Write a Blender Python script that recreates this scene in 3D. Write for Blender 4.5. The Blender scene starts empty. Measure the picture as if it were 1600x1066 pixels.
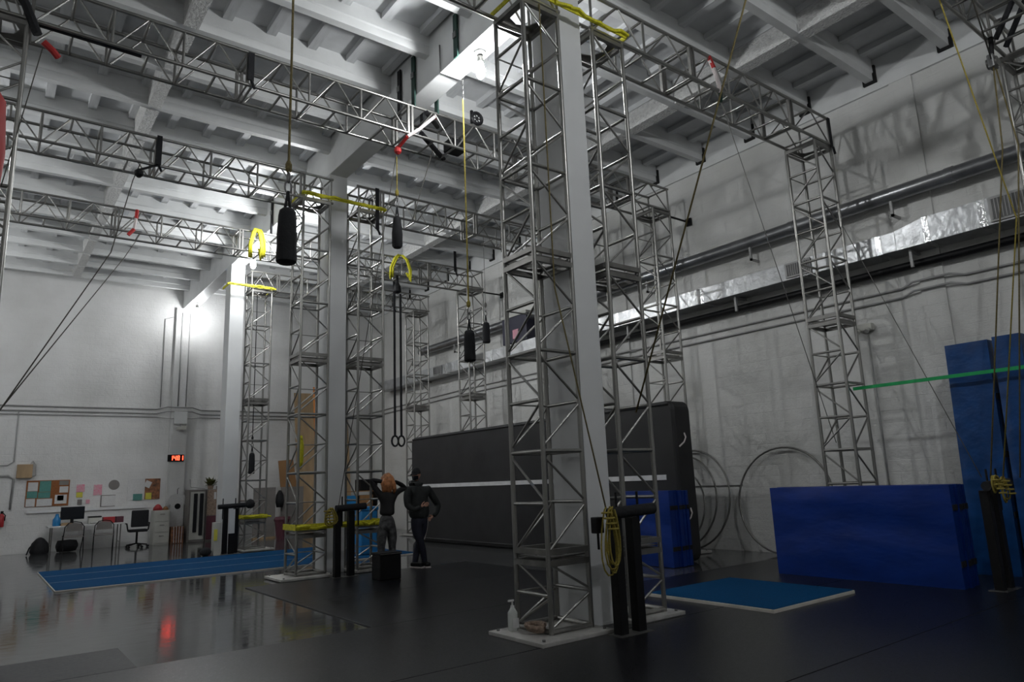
import bpy, bmesh, math, random
from mathutils import Vector, Matrix, Quaternion
random.seed(7)
SC = bpy.context.scene
COL = SC.collection
R = math.radians
PI = math.pi

# ---------------------------------------------------------------- camera, light level
cam_d = bpy.data.cameras.new('camera'); cam = bpy.data.objects.new('camera', cam_d); COL.objects.link(cam)
cam_d.sensor_width = 36.0; cam_d.lens = 1089.6 / 1600 * 36.0; cam_d.clip_start = 0.05; cam_d.clip_end = 200
_y, _p, _r = R(37.47), R(11.35), R(-2.257)
_fw = Vector((math.sin(_y) * math.cos(_p), math.cos(_y) * math.cos(_p), math.sin(_p)))
_rt = Vector((math.cos(_y), -math.sin(_y), 0)); _up = _rt.cross(_fw)
_r2 = math.cos(_r) * _rt + math.sin(_r) * _up; _u2 = -math.sin(_r) * _rt + math.cos(_r) * _up
cam.matrix_world = Matrix(((_r2.x, _u2.x, -_fw.x, 0), (_r2.y, _u2.y, -_fw.y, 0), (_r2.z, _u2.z, -_fw.z, 1.5), (0, 0, 0, 1)))
SC.camera = cam
world = bpy.data.worlds.new('world'); SC.world = world; world.use_nodes = True
world.node_tree.nodes['Background'].inputs[0].default_value = (0.5, 0.55, 0.6, 1)
world.node_tree.nodes['Background'].inputs[1].default_value = 0.02
SC.view_settings.view_transform = 'Standard'; SC.view_settings.look = 'None'
SC.view_settings.gamma = 1; SC.view_settings.use_curve_mapping = False
SC.view_settings.exposure = 0.27
BULB_STRENGTH = 1290.0

# ---------------------------------------------------------------- materials
MATS = {}
def srgb(h):
    h = h.lstrip('#'); c = [int(h[i:i + 2], 16) / 255 for i in (0, 2, 4)]
    return tuple(x / 12.92 if x <= .04045 else ((x + .055) / 1.055) ** 2.4 for x in c)
def mat(name, col, rough=.6, metal=0., scale=6., var=.12, bump=0., bscale=40., stretch=None, rvar=0., coat=0., dirt=None, spec=.5):
    if name in MATS: return MATS[name]
    m = bpy.data.materials.new(name); m.use_nodes = True; nt = m.node_tree; N = nt.nodes; L = nt.links
    b = N['Principled BSDF']
    c = srgb(col) if isinstance(col, str) else col
    tc = N.new('ShaderNodeTexCoord'); src = tc.outputs['Object']
    if stretch:
        mp = N.new('ShaderNodeMapping'); mp.inputs['Scale'].default_value = stretch; L.new(src, mp.inputs[0]); src = mp.outputs[0]
    nz = N.new('ShaderNodeTexNoise'); nz.inputs['Scale'].default_value = scale; nz.inputs['Detail'].default_value = 5; L.new(src, nz.inputs['Vector'])
    rp = N.new('ShaderNodeValToRGB'); L.new(nz.outputs['Fac'], rp.inputs[0])
    rp.color_ramp.elements[0].position = .3; rp.color_ramp.elements[1].position = .7
    d = dirt if dirt else tuple(x * (1 - var) for x in c)
    if isinstance(d, str): d = srgb(d)
    rp.color_ramp.elements[0].color = (*d, 1); rp.color_ramp.elements[1].color = (*[min(1, x * (1 + var * .5)) for x in c], 1)
    L.new(rp.outputs[0], b.inputs['Base Color'])
    b.inputs['Roughness'].default_value = rough; b.inputs['Metallic'].default_value = metal
    b.inputs['Specular IOR Level'].default_value = spec
    if coat: b.inputs['Coat Weight'].default_value = coat; b.inputs['Coat Roughness'].default_value = .08
    if rvar:
        mr = N.new('ShaderNodeMapRange'); mr.inputs[3].default_value = max(.02, rough - rvar); mr.inputs[4].default_value = rough + rvar
        n2 = N.new('ShaderNodeTexNoise'); n2.inputs['Scale'].default_value = scale * 1.7; n2.inputs['Detail'].default_value = 4; L.new(src, n2.inputs['Vector'])
        L.new(n2.outputs['Fac'], mr.inputs[0]); L.new(mr.outputs[0], b.inputs['Roughness'])
    if bump:
        n3 = N.new('ShaderNodeTexNoise'); n3.inputs['Scale'].default_value = bscale; n3.inputs['Detail'].default_value = 3; L.new(src, n3.inputs['Vector'])
        bp = N.new('ShaderNodeBump'); bp.inputs['Strength'].default_value = bump; bp.inputs['Distance'].default_value = .02 if bump < 1 else .06
        L.new(n3.outputs['Fac'], bp.inputs['Height']); L.new(bp.outputs[0], b.inputs['Normal'])
    MATS[name] = m; return m
def emit(name, col, strength):
    m = bpy.data.materials.new(name); m.use_nodes = True; nt = m.node_tree
    for n in list(nt.nodes): nt.nodes.remove(n)
    e = nt.nodes.new('ShaderNodeEmission'); e.inputs[0].default_value = (*col, 1); e.inputs[1].default_value = strength
    o = nt.nodes.new('ShaderNodeOutputMaterial'); nt.links.new(e.outputs[0], o.inputs[0]); return m
def wall_mat(name, horiz, base, dirt, mortar=.8):
    """white-painted concrete block: block joints and trowel marks as fine relief under the paint"""
    m = bpy.data.materials.new(name); m.use_nodes = True; nt = m.node_tree; N = nt.nodes; L = nt.links; b = N['Principled BSDF']
    tc = N.new('ShaderNodeTexCoord'); mp = N.new('ShaderNodeMapping'); L.new(tc.outputs['Object'], mp.inputs[0])
    if horiz == 'y': mp.inputs['Rotation'].default_value = (0, R(-90), R(-90))
    else: mp.inputs['Rotation'].default_value = (R(-90), 0, 0)
    br = N.new('ShaderNodeTexBrick'); L.new(mp.outputs[0], br.inputs['Vector'])
    br.inputs['Scale'].default_value = 1; br.inputs['Brick Width'].default_value = .4; br.inputs['Row Height'].default_value = .2
    br.inputs['Mortar Size'].default_value = .01; br.inputs['Mortar Smooth'].default_value = 1.0
    br.inputs['Color1'].default_value = (1, 1, 1, 1); br.inputs['Color2'].default_value = (.97, .97, .97, 1); br.inputs['Mortar'].default_value = (mortar, mortar, mortar, 1)
    nz = N.new('ShaderNodeTexNoise'); nz.inputs['Scale'].default_value = 9; nz.inputs['Detail'].default_value = 8; nz.inputs['Roughness'].default_value = .65; L.new(tc.outputs['Object'], nz.inputs[0])
    n2 = N.new('ShaderNodeTexNoise'); n2.inputs['Scale'].default_value = .7; n2.inputs['Detail'].default_value = 6; L.new(tc.outputs['Object'], n2.inputs[0])
    rp = N.new('ShaderNodeValToRGB'); rp.color_ramp.elements[0].position = .35; rp.color_ramp.elements[1].position = .62
    rp.color_ramp.elements[0].color = (*dirt, 1); rp.color_ramp.elements[1].color = (*base, 1); L.new(n2.outputs[0], rp.inputs[0])
    L.new(rp.outputs[0], b.inputs['Base Color']); b.inputs['Roughness'].default_value = .55
    mx = N.new('ShaderNodeMath'); mx.operation = 'MULTIPLY_ADD'; mx.inputs[1].default_value = .9; L.new(nz.outputs[0], mx.inputs[0]); L.new(br.outputs['Color'], mx.inputs[2])
    bp = N.new('ShaderNodeBump'); bp.inputs['Strength'].default_value = .9; bp.inputs['Distance'].default_value = .02; L.new(mx.outputs[0], bp.inputs['Height']); L.new(bp.outputs[0], b.inputs['Normal'])
    return m
M_wallR = wall_mat('painted_block_side', 'y', (.66, .66, .645), (.56, .56, .54), .85)
M_wallB = wall_mat('painted_block_end', 'x', (.72, .72, .715), (.62, .62, .61), .8)
M_conc = mat('painted_concrete', (.70, .71, .71), .55, scale=2.5, var=.08, bump=.12, bscale=22)
M_deck = mat('roof_deck', (.60, .61, .62), .65, scale=3, var=.12, bump=.1, bscale=12)
M_rough = mat('rough_stucco', (.68, .68, .67), .7, scale=14, var=.15, bump=1.0, bscale=26)
M_col = mat('column_paint', (.62, .63, .635), .5, scale=1.6, var=.06, bump=.06, bscale=14)
M_black_gap = mat('gap_black', (.01, .01, .01), .9)
M_alu = mat('aluminium_tube', (.32, .315, .30), .33, .85, scale=9, var=.25, rvar=.12)
M_alud = mat('aluminium_plate', (.23, .225, .215), .4, .8, scale=7, var=.25, rvar=.1)
M_steelw = mat('base_plate_steel', (.52, .51, .49), .45, .3, scale=8, var=.2, rvar=.1)
M_bolt = mat('bolt_steel', (.2, .2, .2), .4, .9)
M_rub = mat('black_rubber', (.0075, .008, .0105), .3, scale=30, var=.35, rvar=.07, bump=.06, bscale=180, spec=.38)
M_rubg = mat('grey_rubber', (.05, .05, .052), .6, scale=30, var=.35, bump=.15, bscale=180)
M_blue = mat('blue_vinyl', (.003, .027, .19), .42, scale=3, var=.25, bump=.95, bscale=2.6, stretch=(1, .6, 1.5), spec=.28)
M_blue2 = mat('blue_vinyl_light', (.002, .045, .17), .42, scale=3, var=.3, bump=.9, bscale=3.2, stretch=(1, 1, 1.4), spec=.28)
M_bluec = mat('blue_carpet', (.001, .052, .145), .9, scale=60, var=.3, bump=.2, bscale=300, spec=.1)
M_whiteedge = mat('foam_edge', (.62, .60, .55), .8)
M_blackv = mat('black_vinyl', (.021, .021, .022), .5, scale=2.2, var=.25, bump=.25, bscale=2.5, spec=.35)
M_white = mat('white_tape', (.62, .62, .62), .6)
M_blackm = mat('black_metal', (.006, .006, .007), .5, spec=.25)
M_blackf = mat('black_fabric', (.008, .0085, .011), .85, bump=.4, bscale=25)
M_yel = mat('yellow_webbing', (.62, .58, .02), .7, scale=25, var=.3, bump=.3, bscale=60)
M_yrope = mat('yellow_rope', (.34, .27, .045), .8, scale=60, var=.35, bump=.5, bscale=220)
M_trope = mat('tan_rope', (.17, .135, .05), .8, scale=60, var=.35, bump=.4, bscale=220)
M_drope = mat('dark_rope', (.06, .055, .045), .8)
M_wrope = mat('grey_cord', (.16, .155, .145), .8)
M_red = mat('red_webbing', (.42, .02, .02), .6)
M_wsl = mat('white_sling', (.62, .56, .55), .7)
M_green = mat('green_webbing', (.0, .34, .09), .6)
M_dgreen = mat('dark_green_strap', (.012, .045, .035), .7)
M_foil = mat('duct_foil', (.5, .51, .52), .36, .85, scale=5, var=.2, rvar=.12, bump=.55, bscale=9)
M_tape = mat('foil_tape', (.72, .73, .74), .22, .95, scale=8, var=.15, bump=.6, bscale=18)
M_pipe = mat('dark_pipe', (.28, .285, .295), .3, .75, scale=3, var=.3)
M_cond = mat('conduit_paint', (.34, .34, .335), .5, .2)
M_grille = mat('grille_dark', (.12, .12, .12), .5, .4)
M_skin = mat('skin', (.45, .24, .17), .5)
M_hair = mat('red_blond_hair', (.48, .19, .07), .5, scale=18, var=.5, bump=.8, bscale=30)
M_wood = mat('tan_wood', (.30, .155, .06), .6, scale=4, var=.25, stretch=(1, 1, .2))
M_tan = mat('tan_plywood', (.40, .28, .16), .65, scale=3, var=.2, stretch=(3, 3, .4))
M_cork = mat('cork', (.28, .10, .03), .85, scale=60, var=.3)
M_orange = mat('orange_fibreglass', (.62, .19, .02), .5)
M_cab = mat('beige_cabinet', (.50, .50, .46), .45, scale=3, var=.1)
M_greybox = mat('grey_panel', (.20, .185, .175), .55, scale=4, var=.15)
M_paper = mat('paper', (.62, .62, .62), .7, scale=20, var=.08)
M_teal = mat('teal_paper', (.09, .27, .24), .7, scale=20, var=.1)
M_pink = mat('pink_paper', (.62, .14, .25), .7, scale=40, var=.5, dirt=(.6, .5, .5))
M_yelp = mat('yellow_paper', (.65, .60, .08), .7)
M_brownp = mat('brown_poster', (.30, .12, .05), .6, scale=10, var=.5, dirt=(.06, .03, .02))
M_screen = mat('dark_screen', (.006, .008, .013), .2)
M_redp = mat('red_plastic', (.36, .02, .025), .45)
M_bluep = mat('blue_plastic', (.02, .22, .52), .4)
M_green_leaf = mat('plant_leaf', (.07, .075, .012), .6)
M_maroon = mat('maroon_plastic', (.09, .02, .035), .5)
M_clear = mat('clear_plastic', (.55, .57, .55), .15, scale=8, var=.1)
M_brown = mat('brown_rag', (.30, .22, .17), .85, scale=18, var=.4, bump=.5, bscale=30)
M_jacket = mat('dark_jacket', (.014, .0165, .017), .8, scale=8, var=.3, bump=.4, bscale=18)
M_jeans = mat('navy_jeans', (.008, .009, .022), .8, scale=10, var=.3, bump=.3, bscale=25)
M_legg = mat('mottled_leggings', (.075, .075, .078), .7, scale=16, var=.6, dirt=(.012, .012, .014))
M_top = mat('black_top', (.007, .006, .007), .75)
M_navybox = mat('navy_cabinet', (.02, .02, .045), .5)
BULBS = {}
def bulb_mat(k):
    if k not in BULBS: BULBS[k] = emit('lamp_glow', (.97, .99, 1.0), BULB_STRENGTH * k)
    return BULBS[k]
LED = emit('led_red', (1.0, .045, .02), 9.0)

def floor_mat():
    m = bpy.data.materials.new('grey_epoxy'); m.use_nodes = True; nt = m.node_tree; N = nt.nodes; L = nt.links; b = N['Principled BSDF']
    tc = N.new('ShaderNodeTexCoord')
    nz = N.new('ShaderNodeTexNoise'); nz.inputs['Scale'].default_value = .9; nz.inputs['Detail'].default_value = 7; L.new(tc.outputs['Object'], nz.inputs[0])
    rp = N.new('ShaderNodeValToRGB'); rp.color_ramp.elements[0].position = .3; rp.color_ramp.elements[1].position = .7
    rp.color_ramp.elements[0].color = (.05, .052, .054, 1); rp.color_ramp.elements[1].color = (.085, .087, .089, 1); L.new(nz.outputs[0], rp.inputs[0]); L.new(rp.outputs[0], b.inputs['Base Color'])
    mp = N.new('ShaderNodeMapping'); mp.inputs['Scale'].default_value = (2.2, 4.0, 1); L.new(tc.outputs['Object'], mp.inputs[0])
    n2 = N.new('ShaderNodeTexNoise'); n2.inputs['Scale'].default_value = 2.2; n2.inputs['Detail'].default_value = 3; L.new(mp.outputs[0], n2.inputs[0])
    mr = N.new('ShaderNodeMapRange'); mr.inputs[1].default_value = .3; mr.inputs[2].default_value = .75; mr.inputs[3].default_value = .05; mr.inputs[4].default_value = .15; L.new(n2.outputs[0], mr.inputs[0]); L.new(mr.outputs[0], b.inputs['Roughness'])
    bp = N.new('ShaderNodeBump'); bp.inputs['Strength'].default_value = .09; bp.inputs['Distance'].default_value = .01; L.new(n2.outputs[0], bp.inputs['Height']); L.new(bp.outputs[0], b.inputs['Normal'])
    b.inputs['Specular IOR Level'].default_value = 1.0; b.inputs['IOR'].default_value = 1.6
    return m
M_floor = floor_mat()

# ---------------------------------------------------------------- builders
class MB:
    def __init__(s): s.v = []; s.f = []
    def add(s, vs, fs):
        o = len(s.v); s.v += [Vector(p) for p in vs]; s.f += [tuple(i + o for i in f) for f in fs]; return s
    def box(s, lo, hi, bev=0, rz=0, c=None):
        x0, y0, z0 = lo; x1, y1, z1 = hi
        if bev:
            bm = bmesh.new(); bmesh.ops.create_cube(bm, size=1)
            for q in bm.verts: q.co = Vector(((x0 + x1) / 2 + q.co.x * (x1 - x0), (y0 + y1) / 2 + q.co.y * (y1 - y0), (z0 + z1) / 2 + q.co.z * (z1 - z0)))
            bmesh.ops.bevel(bm, geom=list(bm.edges), offset=bev, segments=2, affect='EDGES', profile=.6)
            bm.verts.index_update(); vs = [q.co.copy() for q in bm.verts]; fs = [[q.index for q in f.verts] for f in bm.faces]; bm.free()
        else:
            vs = [(x0, y0, z0), (x1, y0, z0), (x1, y1, z0), (x0, y1, z0), (x0, y0, z1), (x1, y0, z1), (x1, y1, z1), (x0, y1, z1)]
            fs = [(3, 2, 1, 0), (4, 5, 6, 7), (0, 1, 5, 4), (1, 2, 6, 5), (2, 3, 7, 6), (3, 0, 4, 7)]
        if rz:
            cc = Vector(c) if c else Vector(((x0 + x1) / 2, (y0 + y1) / 2, 0)); m = Matrix.Rotation(rz, 3, 'Z')
            vs = [m @ (Vector(p) - cc) + cc for p in vs]
        return s.add(vs, fs)
    def cyl(s, p, q, r, n=10, r2=None):
        p = Vector(p); q = Vector(q); d = (q - p).normalized(); a = d.orthogonal().normalized(); b = d.cross(a); r2 = r if r2 is None else r2
        vs = []
        for c, rr in ((p, r), (q, r2)): vs += [c + (a * math.cos(2 * PI * i / n) + b * math.sin(2 * PI * i / n)) * rr for i in range(n)]
        fs = [(i, (i + 1) % n, n + (i + 1) % n, n + i) for i in range(n)] + [tuple(range(n - 1, -1, -1)), tuple(range(n, 2 * n))]
        return s.add(vs, fs)
    def tube(s, pts, r, n=6, closed=False):
        pts = [Vector(p) for p in pts]; m = len(pts); vs = []; nrm = None
        for i, p in enumerate(pts):
            t = (pts[(i + 1) % m] - pts[i - 1]) if closed else (pts[min(i + 1, m - 1)] - pts[max(i - 1, 0)])
            t.normalize()
            if nrm is None: nrm = t.orthogonal().normalized()
            nrm = (nrm - t * nrm.dot(t)); nrm = nrm.normalized() if nrm.length > 1e-6 else t.orthogonal().normalized()
            b = t.cross(nrm); rr = r[i] if isinstance(r, (list, tuple)) else r
            vs += [p + (nrm * math.cos(2 * PI * k / n) + b * math.sin(2 * PI * k / n)) * rr for k in range(n)]
        fs = []
        for i in range(m if closed else m - 1):
            j = (i + 1) % m
            fs += [(i * n + k, i * n + (k + 1) % n, j * n + (k + 1) % n, j * n + k) for k in range(n)]
        if not closed: fs += [tuple(range(n - 1, -1, -1)), tuple((m - 1) * n + k for k in range(n))]
        return s.add(vs, fs)
    def lathe(s, c, prof, n=14, axis=(0, 0, 1)):
        c = Vector(c); d = Vector(axis).normalized(); a = d.orthogonal().normalized(); b = d.cross(a); vs = []; m = len(prof)
        for r, z in prof: vs += [c + d * z + (a * math.cos(2 * PI * k / n) + b * math.sin(2 * PI * k / n)) * max(r, 1e-4) for k in range(n)]
        fs = [(i * n + k, i * n + (k + 1) % n, (i + 1) * n + (k + 1) % n, (i + 1) * n + k) for i in range(m - 1) for k in range(n)]
        fs += [tuple(range(n - 1, -1, -1)), tuple((m - 1) * n + k for k in range(n))]
        return s.add(vs, fs)
    def prism(s, poly, vec):
        n = len(poly); v = Vector(vec); vs = [Vector(p) for p in poly] + [Vector(p) + v for p in poly]
        return s.add(vs, [tuple(range(n - 1, -1, -1)), tuple(range(n, 2 * n))] + [(i, (i + 1) % n, n + (i + 1) % n, n + i) for i in range(n)])
LOC = {}
def link(o): COL.objects.link(o); return o
def fixn(me):
    bm = bmesh.new(); bm.from_mesh(me); bmesh.ops.recalc_face_normals(bm, faces=bm.faces); bm.to_mesh(me); bm.free()
def part(name, mb, m, parent, smooth=False, label=None):
    off = LOC[parent.name]
    me = bpy.data.meshes.new(name); me.from_pydata([p - off for p in mb.v], [], mb.f); fixn(me); me.materials.append(m)
    if smooth: me.polygons.foreach_set('use_smooth', [True] * len(me.polygons))
    if smooth is True: me.set_sharp_from_angle(angle=R(42))
    o = link(bpy.data.objects.new(name, me)); o.parent = parent; LOC[o.name] = off
    if label: o['label'] = label
    return o
def single(name, mb, m, origin, label=None, cat=None, group=None, kind=None, smooth=False):
    og = Vector(origin); me = bpy.data.meshes.new(name); me.from_pydata([p - og for p in mb.v], [], mb.f); fixn(me); me.materials.append(m)
    if smooth: me.polygons.foreach_set('use_smooth', [True] * len(me.polygons))
    o = link(bpy.data.objects.new(name, me)); o.location = og; LOC[o.name] = og; tag(o, label, cat, group, kind); return o
def tag(o, label=None, cat=None, group=None, kind=None):
    if label: o['label'] = label
    if cat: o['category'] = cat
    if group: o['group'] = group
    if kind: o['kind'] = kind
def thing(name, loc, label, cat, group=None):
    o = link(bpy.data.objects.new(name, None)); o.location = loc; o.empty_display_size = .1; LOC[o.name] = Vector(loc); tag(o, label, cat, group); return o
UM = {}
def unit_mesh(kind, m):
    k = (kind, m.name)
    if k not in UM:
        mb = MB()
        if kind == 'cyl': mb.cyl((0, 0, 0), (0, 0, 1), 1, 8)
        else: mb.box((-.5, -.5, -.5), (.5, .5, .5))
        me = bpy.data.meshes.new('unit_' + kind); me.from_pydata(mb.v, [], mb.f); fixn(me); me.materials.append(m)
        if kind == 'cyl':
            for p in me.polygons: p.use_smooth = len(p.vertices) == 4
        UM[k] = me
    return UM[k]
def bar(name, p, q, r, m, parent):
    p = Vector(p); q = Vector(q); d = q - p
    o = link(bpy.data.objects.new(name, unit_mesh('cyl', m))); o.parent = parent; o.location = p - LOC[parent.name]
    o.rotation_mode = 'QUATERNION'; o.rotation_quaternion = d.to_track_quat('Z', 'Y'); o.scale = (r, r, d.length); LOC[o.name] = LOC[parent.name]; return o
def ubox(name, lo, hi, m, parent):
    lo = Vector(lo); hi = Vector(hi)
    o = link(bpy.data.objects.new(name, unit_mesh('box', m))); o.parent = parent; o.location = (lo + hi) / 2 - LOC[parent.name]; o.scale = hi - lo; LOC[o.name] = LOC[parent.name]; return o

# ---------------------------------------------------------------- setting
XL, XR, YN, YB, ZD = -2.2, 12.0, -3.0, 25.0, 8.52
floor = single('floor', MB().box((XL, YN, -.2), (XR, YB, 0)), M_floor, (0, 0, 0), kind='structure')
wall_right = single('wall_right', MB().box((XR, YN, 0), (XR + .25, YB, ZD)), M_wallR, (XR, 0, 0), kind='structure')
wall_back = single('wall_back', MB().box((XL, YB, 0), (XR + .25, YB + .25, ZD)), M_wallB, (0, YB, 0), kind='structure')
wall_left = single('wall_left', MB().box((XL - .25, YN, 0), (XL, YB + .25, ZD)), M_wallR, (XL, 0, 0), kind='structure')
wall_front = single('wall_front', MB().box((XL - .25, YN - .25, 0), (XR + .25, YN, ZD)), M_wallB, (0, YN, 0), kind='structure')
ceiling = single('ceiling', MB().box((XL - .25, YN - .25, ZD), (XR + .25, YB + .25, ZD + .2)), M_deck, (0, 0, ZD), kind='structure')
part('tie_beam', MB().box((XR - .05, YN, 7.95), (XR, YB, ZD)), M_conc, wall_right)
part('pilaster', MB().box((XR - .035, 4.3, 0), (XR, 4.66, 7.95)), M_wallR, wall_right)
part('pilaster', MB().box((XR - .035, 11.1, 0), (XR, 11.5, 7.95)), M_wallR, wall_right)
part('pilaster', MB().box((XR - .035, 17.9, 0), (XR, 18.3, 7.95)), M_wallR, wall_right)
part('pilaster', MB().box((4.92, YB - .14, 0), (5.42, YB, 7.66)), M_wallB, wall_back)
GX0, GX1, GZ = 5.12, 5.49, 7.66
part('girder', MB().box((GX0, YN, GZ), (GX1, YB, ZD), .015), M_conc, ceiling)
part('girder', MB().box((XL, YN, GZ), (XL + .3, YB, ZD)), M_conc, ceiling)
jy = [8.53 - 1.22 * k for k in range(1, 10)][::-1] + [8.53 + 1.3 * k for k in range(0, 13)]
def joist(x0, x1, y):
    poly = [(x0, y - .02, ZD), (x0, y - .02, 8.27), (x0, y, 8.25), (x0, y, 8.12), (x0, y + .13, 8.12), (x0, y + .13, 8.25), (x0, y + .15, 8.27), (x0, y + .15, ZD)]
    return part('joist', MB().prism(poly, (x1 - x0, 0, 0)), M_conc, ceiling)
for y in jy:
    joist(XL + .3, GX0, y)
    j = joist(GX1, XR - .1, y)
    part('end_gap', MB().box((XR - .1, y - .05, 8.08), (XR - .045, y + .18, 8.4)), M_black_gap, j)  # solid black block stands in for the recess at the joist end
ribs = []
for i in range(len(jy) - 1):
    y0, y1 = jy[i] + .155, jy[i + 1] - .03
    x = -1.5
    for x in [3.05 + .65 * k for k in range(-7, 14)]:
        if GX0 - .1 < x < GX1 + .1 or x > XR - .15: continue
        ribs.append((x, y0, y1))
    for xb in (1.78, 9.5):
        w = .26 if xb < 5 else .3
        poly = [(xb, y0 - .02, ZD), (xb + .03, y0 - .02, 8.1), (xb + w - .03, y0 - .02, 8.1), (xb + w, y0 - .02, ZD)]
        part('blocking', MB().prism(poly, (0, y1 - y0 + .04, 0)), M_rough, ceiling)
fwd = Vector((math.sin(_y), math.cos(_y)))
def infront(t): return (Vector((t[0], (t[1] + t[2]) / 2)).normalized().dot(fwd) > .74)
vis = sorted([t for t in ribs if infront(t)], key=lambda t: t[0] ** 2 + t[1] ** 2)
rb = {}
for t in vis[:300]:
    ubox('rib', (t[0] - .07, t[1], 8.42), (t[0] + .07, t[2], ZD), M_deck, ceiling)
mb = MB()
for t in vis[300:] + [t for t in ribs if not infront(t)]: mb.box((t[0] - .07, t[1], 8.42), (t[0] + .07, t[2], ZD))
o = part('far_ribs', mb, M_deck, ceiling); o['kind'] = 'stuff'

# concrete columns
def column(y, label):
    return single('concrete_column', MB().box((5.12, y, 0), (5.49, y + .5, GZ), .012), M_col, (5.3, y + .25, 0), label, 'column', 'concrete columns in a row')
column(5.53, 'tall grey painted concrete column between two truss towers, beside the yellow rope coil')
column(12.44, 'tall grey painted concrete column between two truss towers, behind the standing woman')
column(19.24, 'tall white painted concrete column with a single truss tower beside it')

# ---------------------------------------------------------------- trusses
S = .52
def tower(x0, y0, label, group, zs=(0.05, .75, 3.85, 6.94), base=None, plate=True):
    t = thing('truss_tower', (x0 + S / 2, y0 + S / 2, 0), label, 'truss tower', group)
    c = [(x0, y0), (x0 + S, y0), (x0 + S, y0 + S), (x0, y0 + S)]
    r = .026
    for s0, s1 in zip(zs[:-1], zs[1:]):
        n = max(1, round((s1 - s0) / 1.03)); m = (s1 - s0) / n
        for px, py in c: bar('chord', (px, py, s0), (px, py, s1), r, M_alu, t)
        for k in range(n):
            a, b = s0 + k * m, s0 + (k + 1) * m; mid = (a + b) / 2; e = .05
            for i in range(4):
                P, Q = c[i], c[(i + 1) % 4]
                # K bracing: apex on the right-hand leg of the front face and on the near leg of the side faces
                if i == 0: hi, ap = P, Q
                elif i == 2: hi, ap = Q, P
                elif i == 1: hi, ap = Q, P
                else: hi, ap = P, Q
                if i != 1:
                    if i != 2: bar('brace', (*hi, b - e), (*ap, mid + .02), .0135, M_alu, t)
                    bar('brace', (*ap, mid - .02), (*hi, a + e), .0135, M_alu, t)
                if k: bar('strut', (*P, a), (*Q, a), .021, M_alu, t)
                if i in (1, 3): bar('strut', (*P, mid), (*Q, mid), .019, M_alu, t)
                if i == 2: bar('strut', (*P, mid), (*Q, mid), .009, M_alu, t)
    for z in zs[1:]:
        top = z == zs[-1]
        g = part('joint_frame', MB(), M_alud, t) if False else None
        mb = MB()
        for dz in ((-.055,) if top else (-.055, .055)):
            mb.box((x0, y0 - .024, z + dz - .028), (x0 + S, y0 + .024, z + dz + .028)); mb.box((x0, y0 + S - .024, z + dz - .028), (x0 + S, y0 + S + .024, z + dz + .028))
            mb.box((x0 - .024, y0, z + dz - .028), (x0 + .024, y0 + S, z + dz + .028)); mb.box((x0 + S - .024, y0, z + dz - .028), (x0 + S + .024, y0 + S, z + dz + .028))
        j = part('joint_frame', mb, M_alud, t)
        # gusset plate with a round hole
        cx, cy = x0 + S / 2, y0 + S / 2; ro = [(x0 + .02, y0 + .02), (cx, y0 + .02), (x0 + S - .02, y0 + .02), (x0 + S - .02, cy), (x0 + S - .02, y0 + S - .02), (cx, y0 + S - .02), (x0 + .02, y0 + S - .02), (x0 + .02, cy)]
        ri = [(cx + .19 * math.cos(R(225 + 45 * i)), cy + .19 * math.sin(R(225 + 45 * i))) for i in range(8)]
        vs = [(*p, z - .006) for p in ro] + [(*p, z - .006) for p in ri] + [(*p, z + .006) for p in ro] + [(*p, z + .006) for p in ri]
        fs = []
        for i in range(8):
            k = (i + 1) % 8
            fs += [(i, k, 8 + k, 8 + i), (16 + i, 24 + i, 24 + k, 16 + k), (8 + i, 8 + k, 24 + k, 24 + i), (i, 16 + i, 16 + k, k)]
        part('gusset_plate', MB().add(vs, fs), M_alud, t)
    if plate:
        bx0, by0, bx1, by1 = base if base else (x0 - .2, y0 - .15, x0 + S + .2, y0 + S + .15)
        p = part('base_plate', MB().box((bx0, by0, 0.012), (bx1, by1, .05), .006), M_steelw, t)
        for px in (bx0 + .07, bx1 - .07):
            for py in (by0 + .07, by1 - .07): bar('bolt', (px, py, .05), (px, py, .068), .016, M_bolt, p)
        mb = MB()
        for (ax, ay), (bx, by) in zip(c, c[1:] + c[:1]): mb.cyl((ax, ay, .075), (bx, by, .075), .024, 8)
        part('foot_ring', mb, M_alu, t)
    return t
def truss(y0, zb, x0, x1, joints, label, group, ends=True):
    H = .49; zt = zb + H
    t = thing('box_truss', ((x0 + x1) / 2, y0 + S / 2, zb), label, 'truss', group)
    xs = [x0] + [j for j in joints if x0 + .2 < j < x1 - .2] + [x1]
    cs = [(y0, zb), (y0, zt), (y0 + S, zt), (y0 + S, zb)]
    for a0, a1 in zip(xs[:-1], xs[1:]):
        n = max(1, round((a1 - a0) / .83)); g = .035; m = (a1 - a0 - 2 * g) / n
        for y, z in cs: bar('chord', (a0, y, z), (a1, y, z), .025, M_alu, t)
        for k in range(n):
            a = a0 + g + k * m; b = a + m; mid = (a + b) / 2
            for y in (y0, y0 + S):
                bar('brace', (a + .03, y, zb), (mid - .015, y, zt), .0125, M_alu, t); bar('brace', (mid + .015, y, zt), (b - .03, y, zb), .0125, M_alu, t)
                bar('strut', (a, y, zb), (a, y, zt), .018, M_alu, t)
                if k == n - 1: bar('strut', (b, y, zb), (b, y, zt), .018, M_alu, t)
            for z in (zb, zt):
                bar('strut', (a, y0, z), (a, y0 + S, z), .018, M_alu, t); bar('strut', (mid, y0, z), (mid, y0 + S, z), .018, M_alu, t)
                if k == n - 1: bar('strut', (b, y0, z), (b, y0 + S, z), .018, M_alu, t)
    for x in xs[1:-1]:
        for y in (y0, y0 + S):
            for dx in (-.033, .033): ubox('joint_plate', (x + dx - .018, y - .022, zb), (x + dx + .018, y + .022, zt), M_alud, t)
    return t
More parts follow.
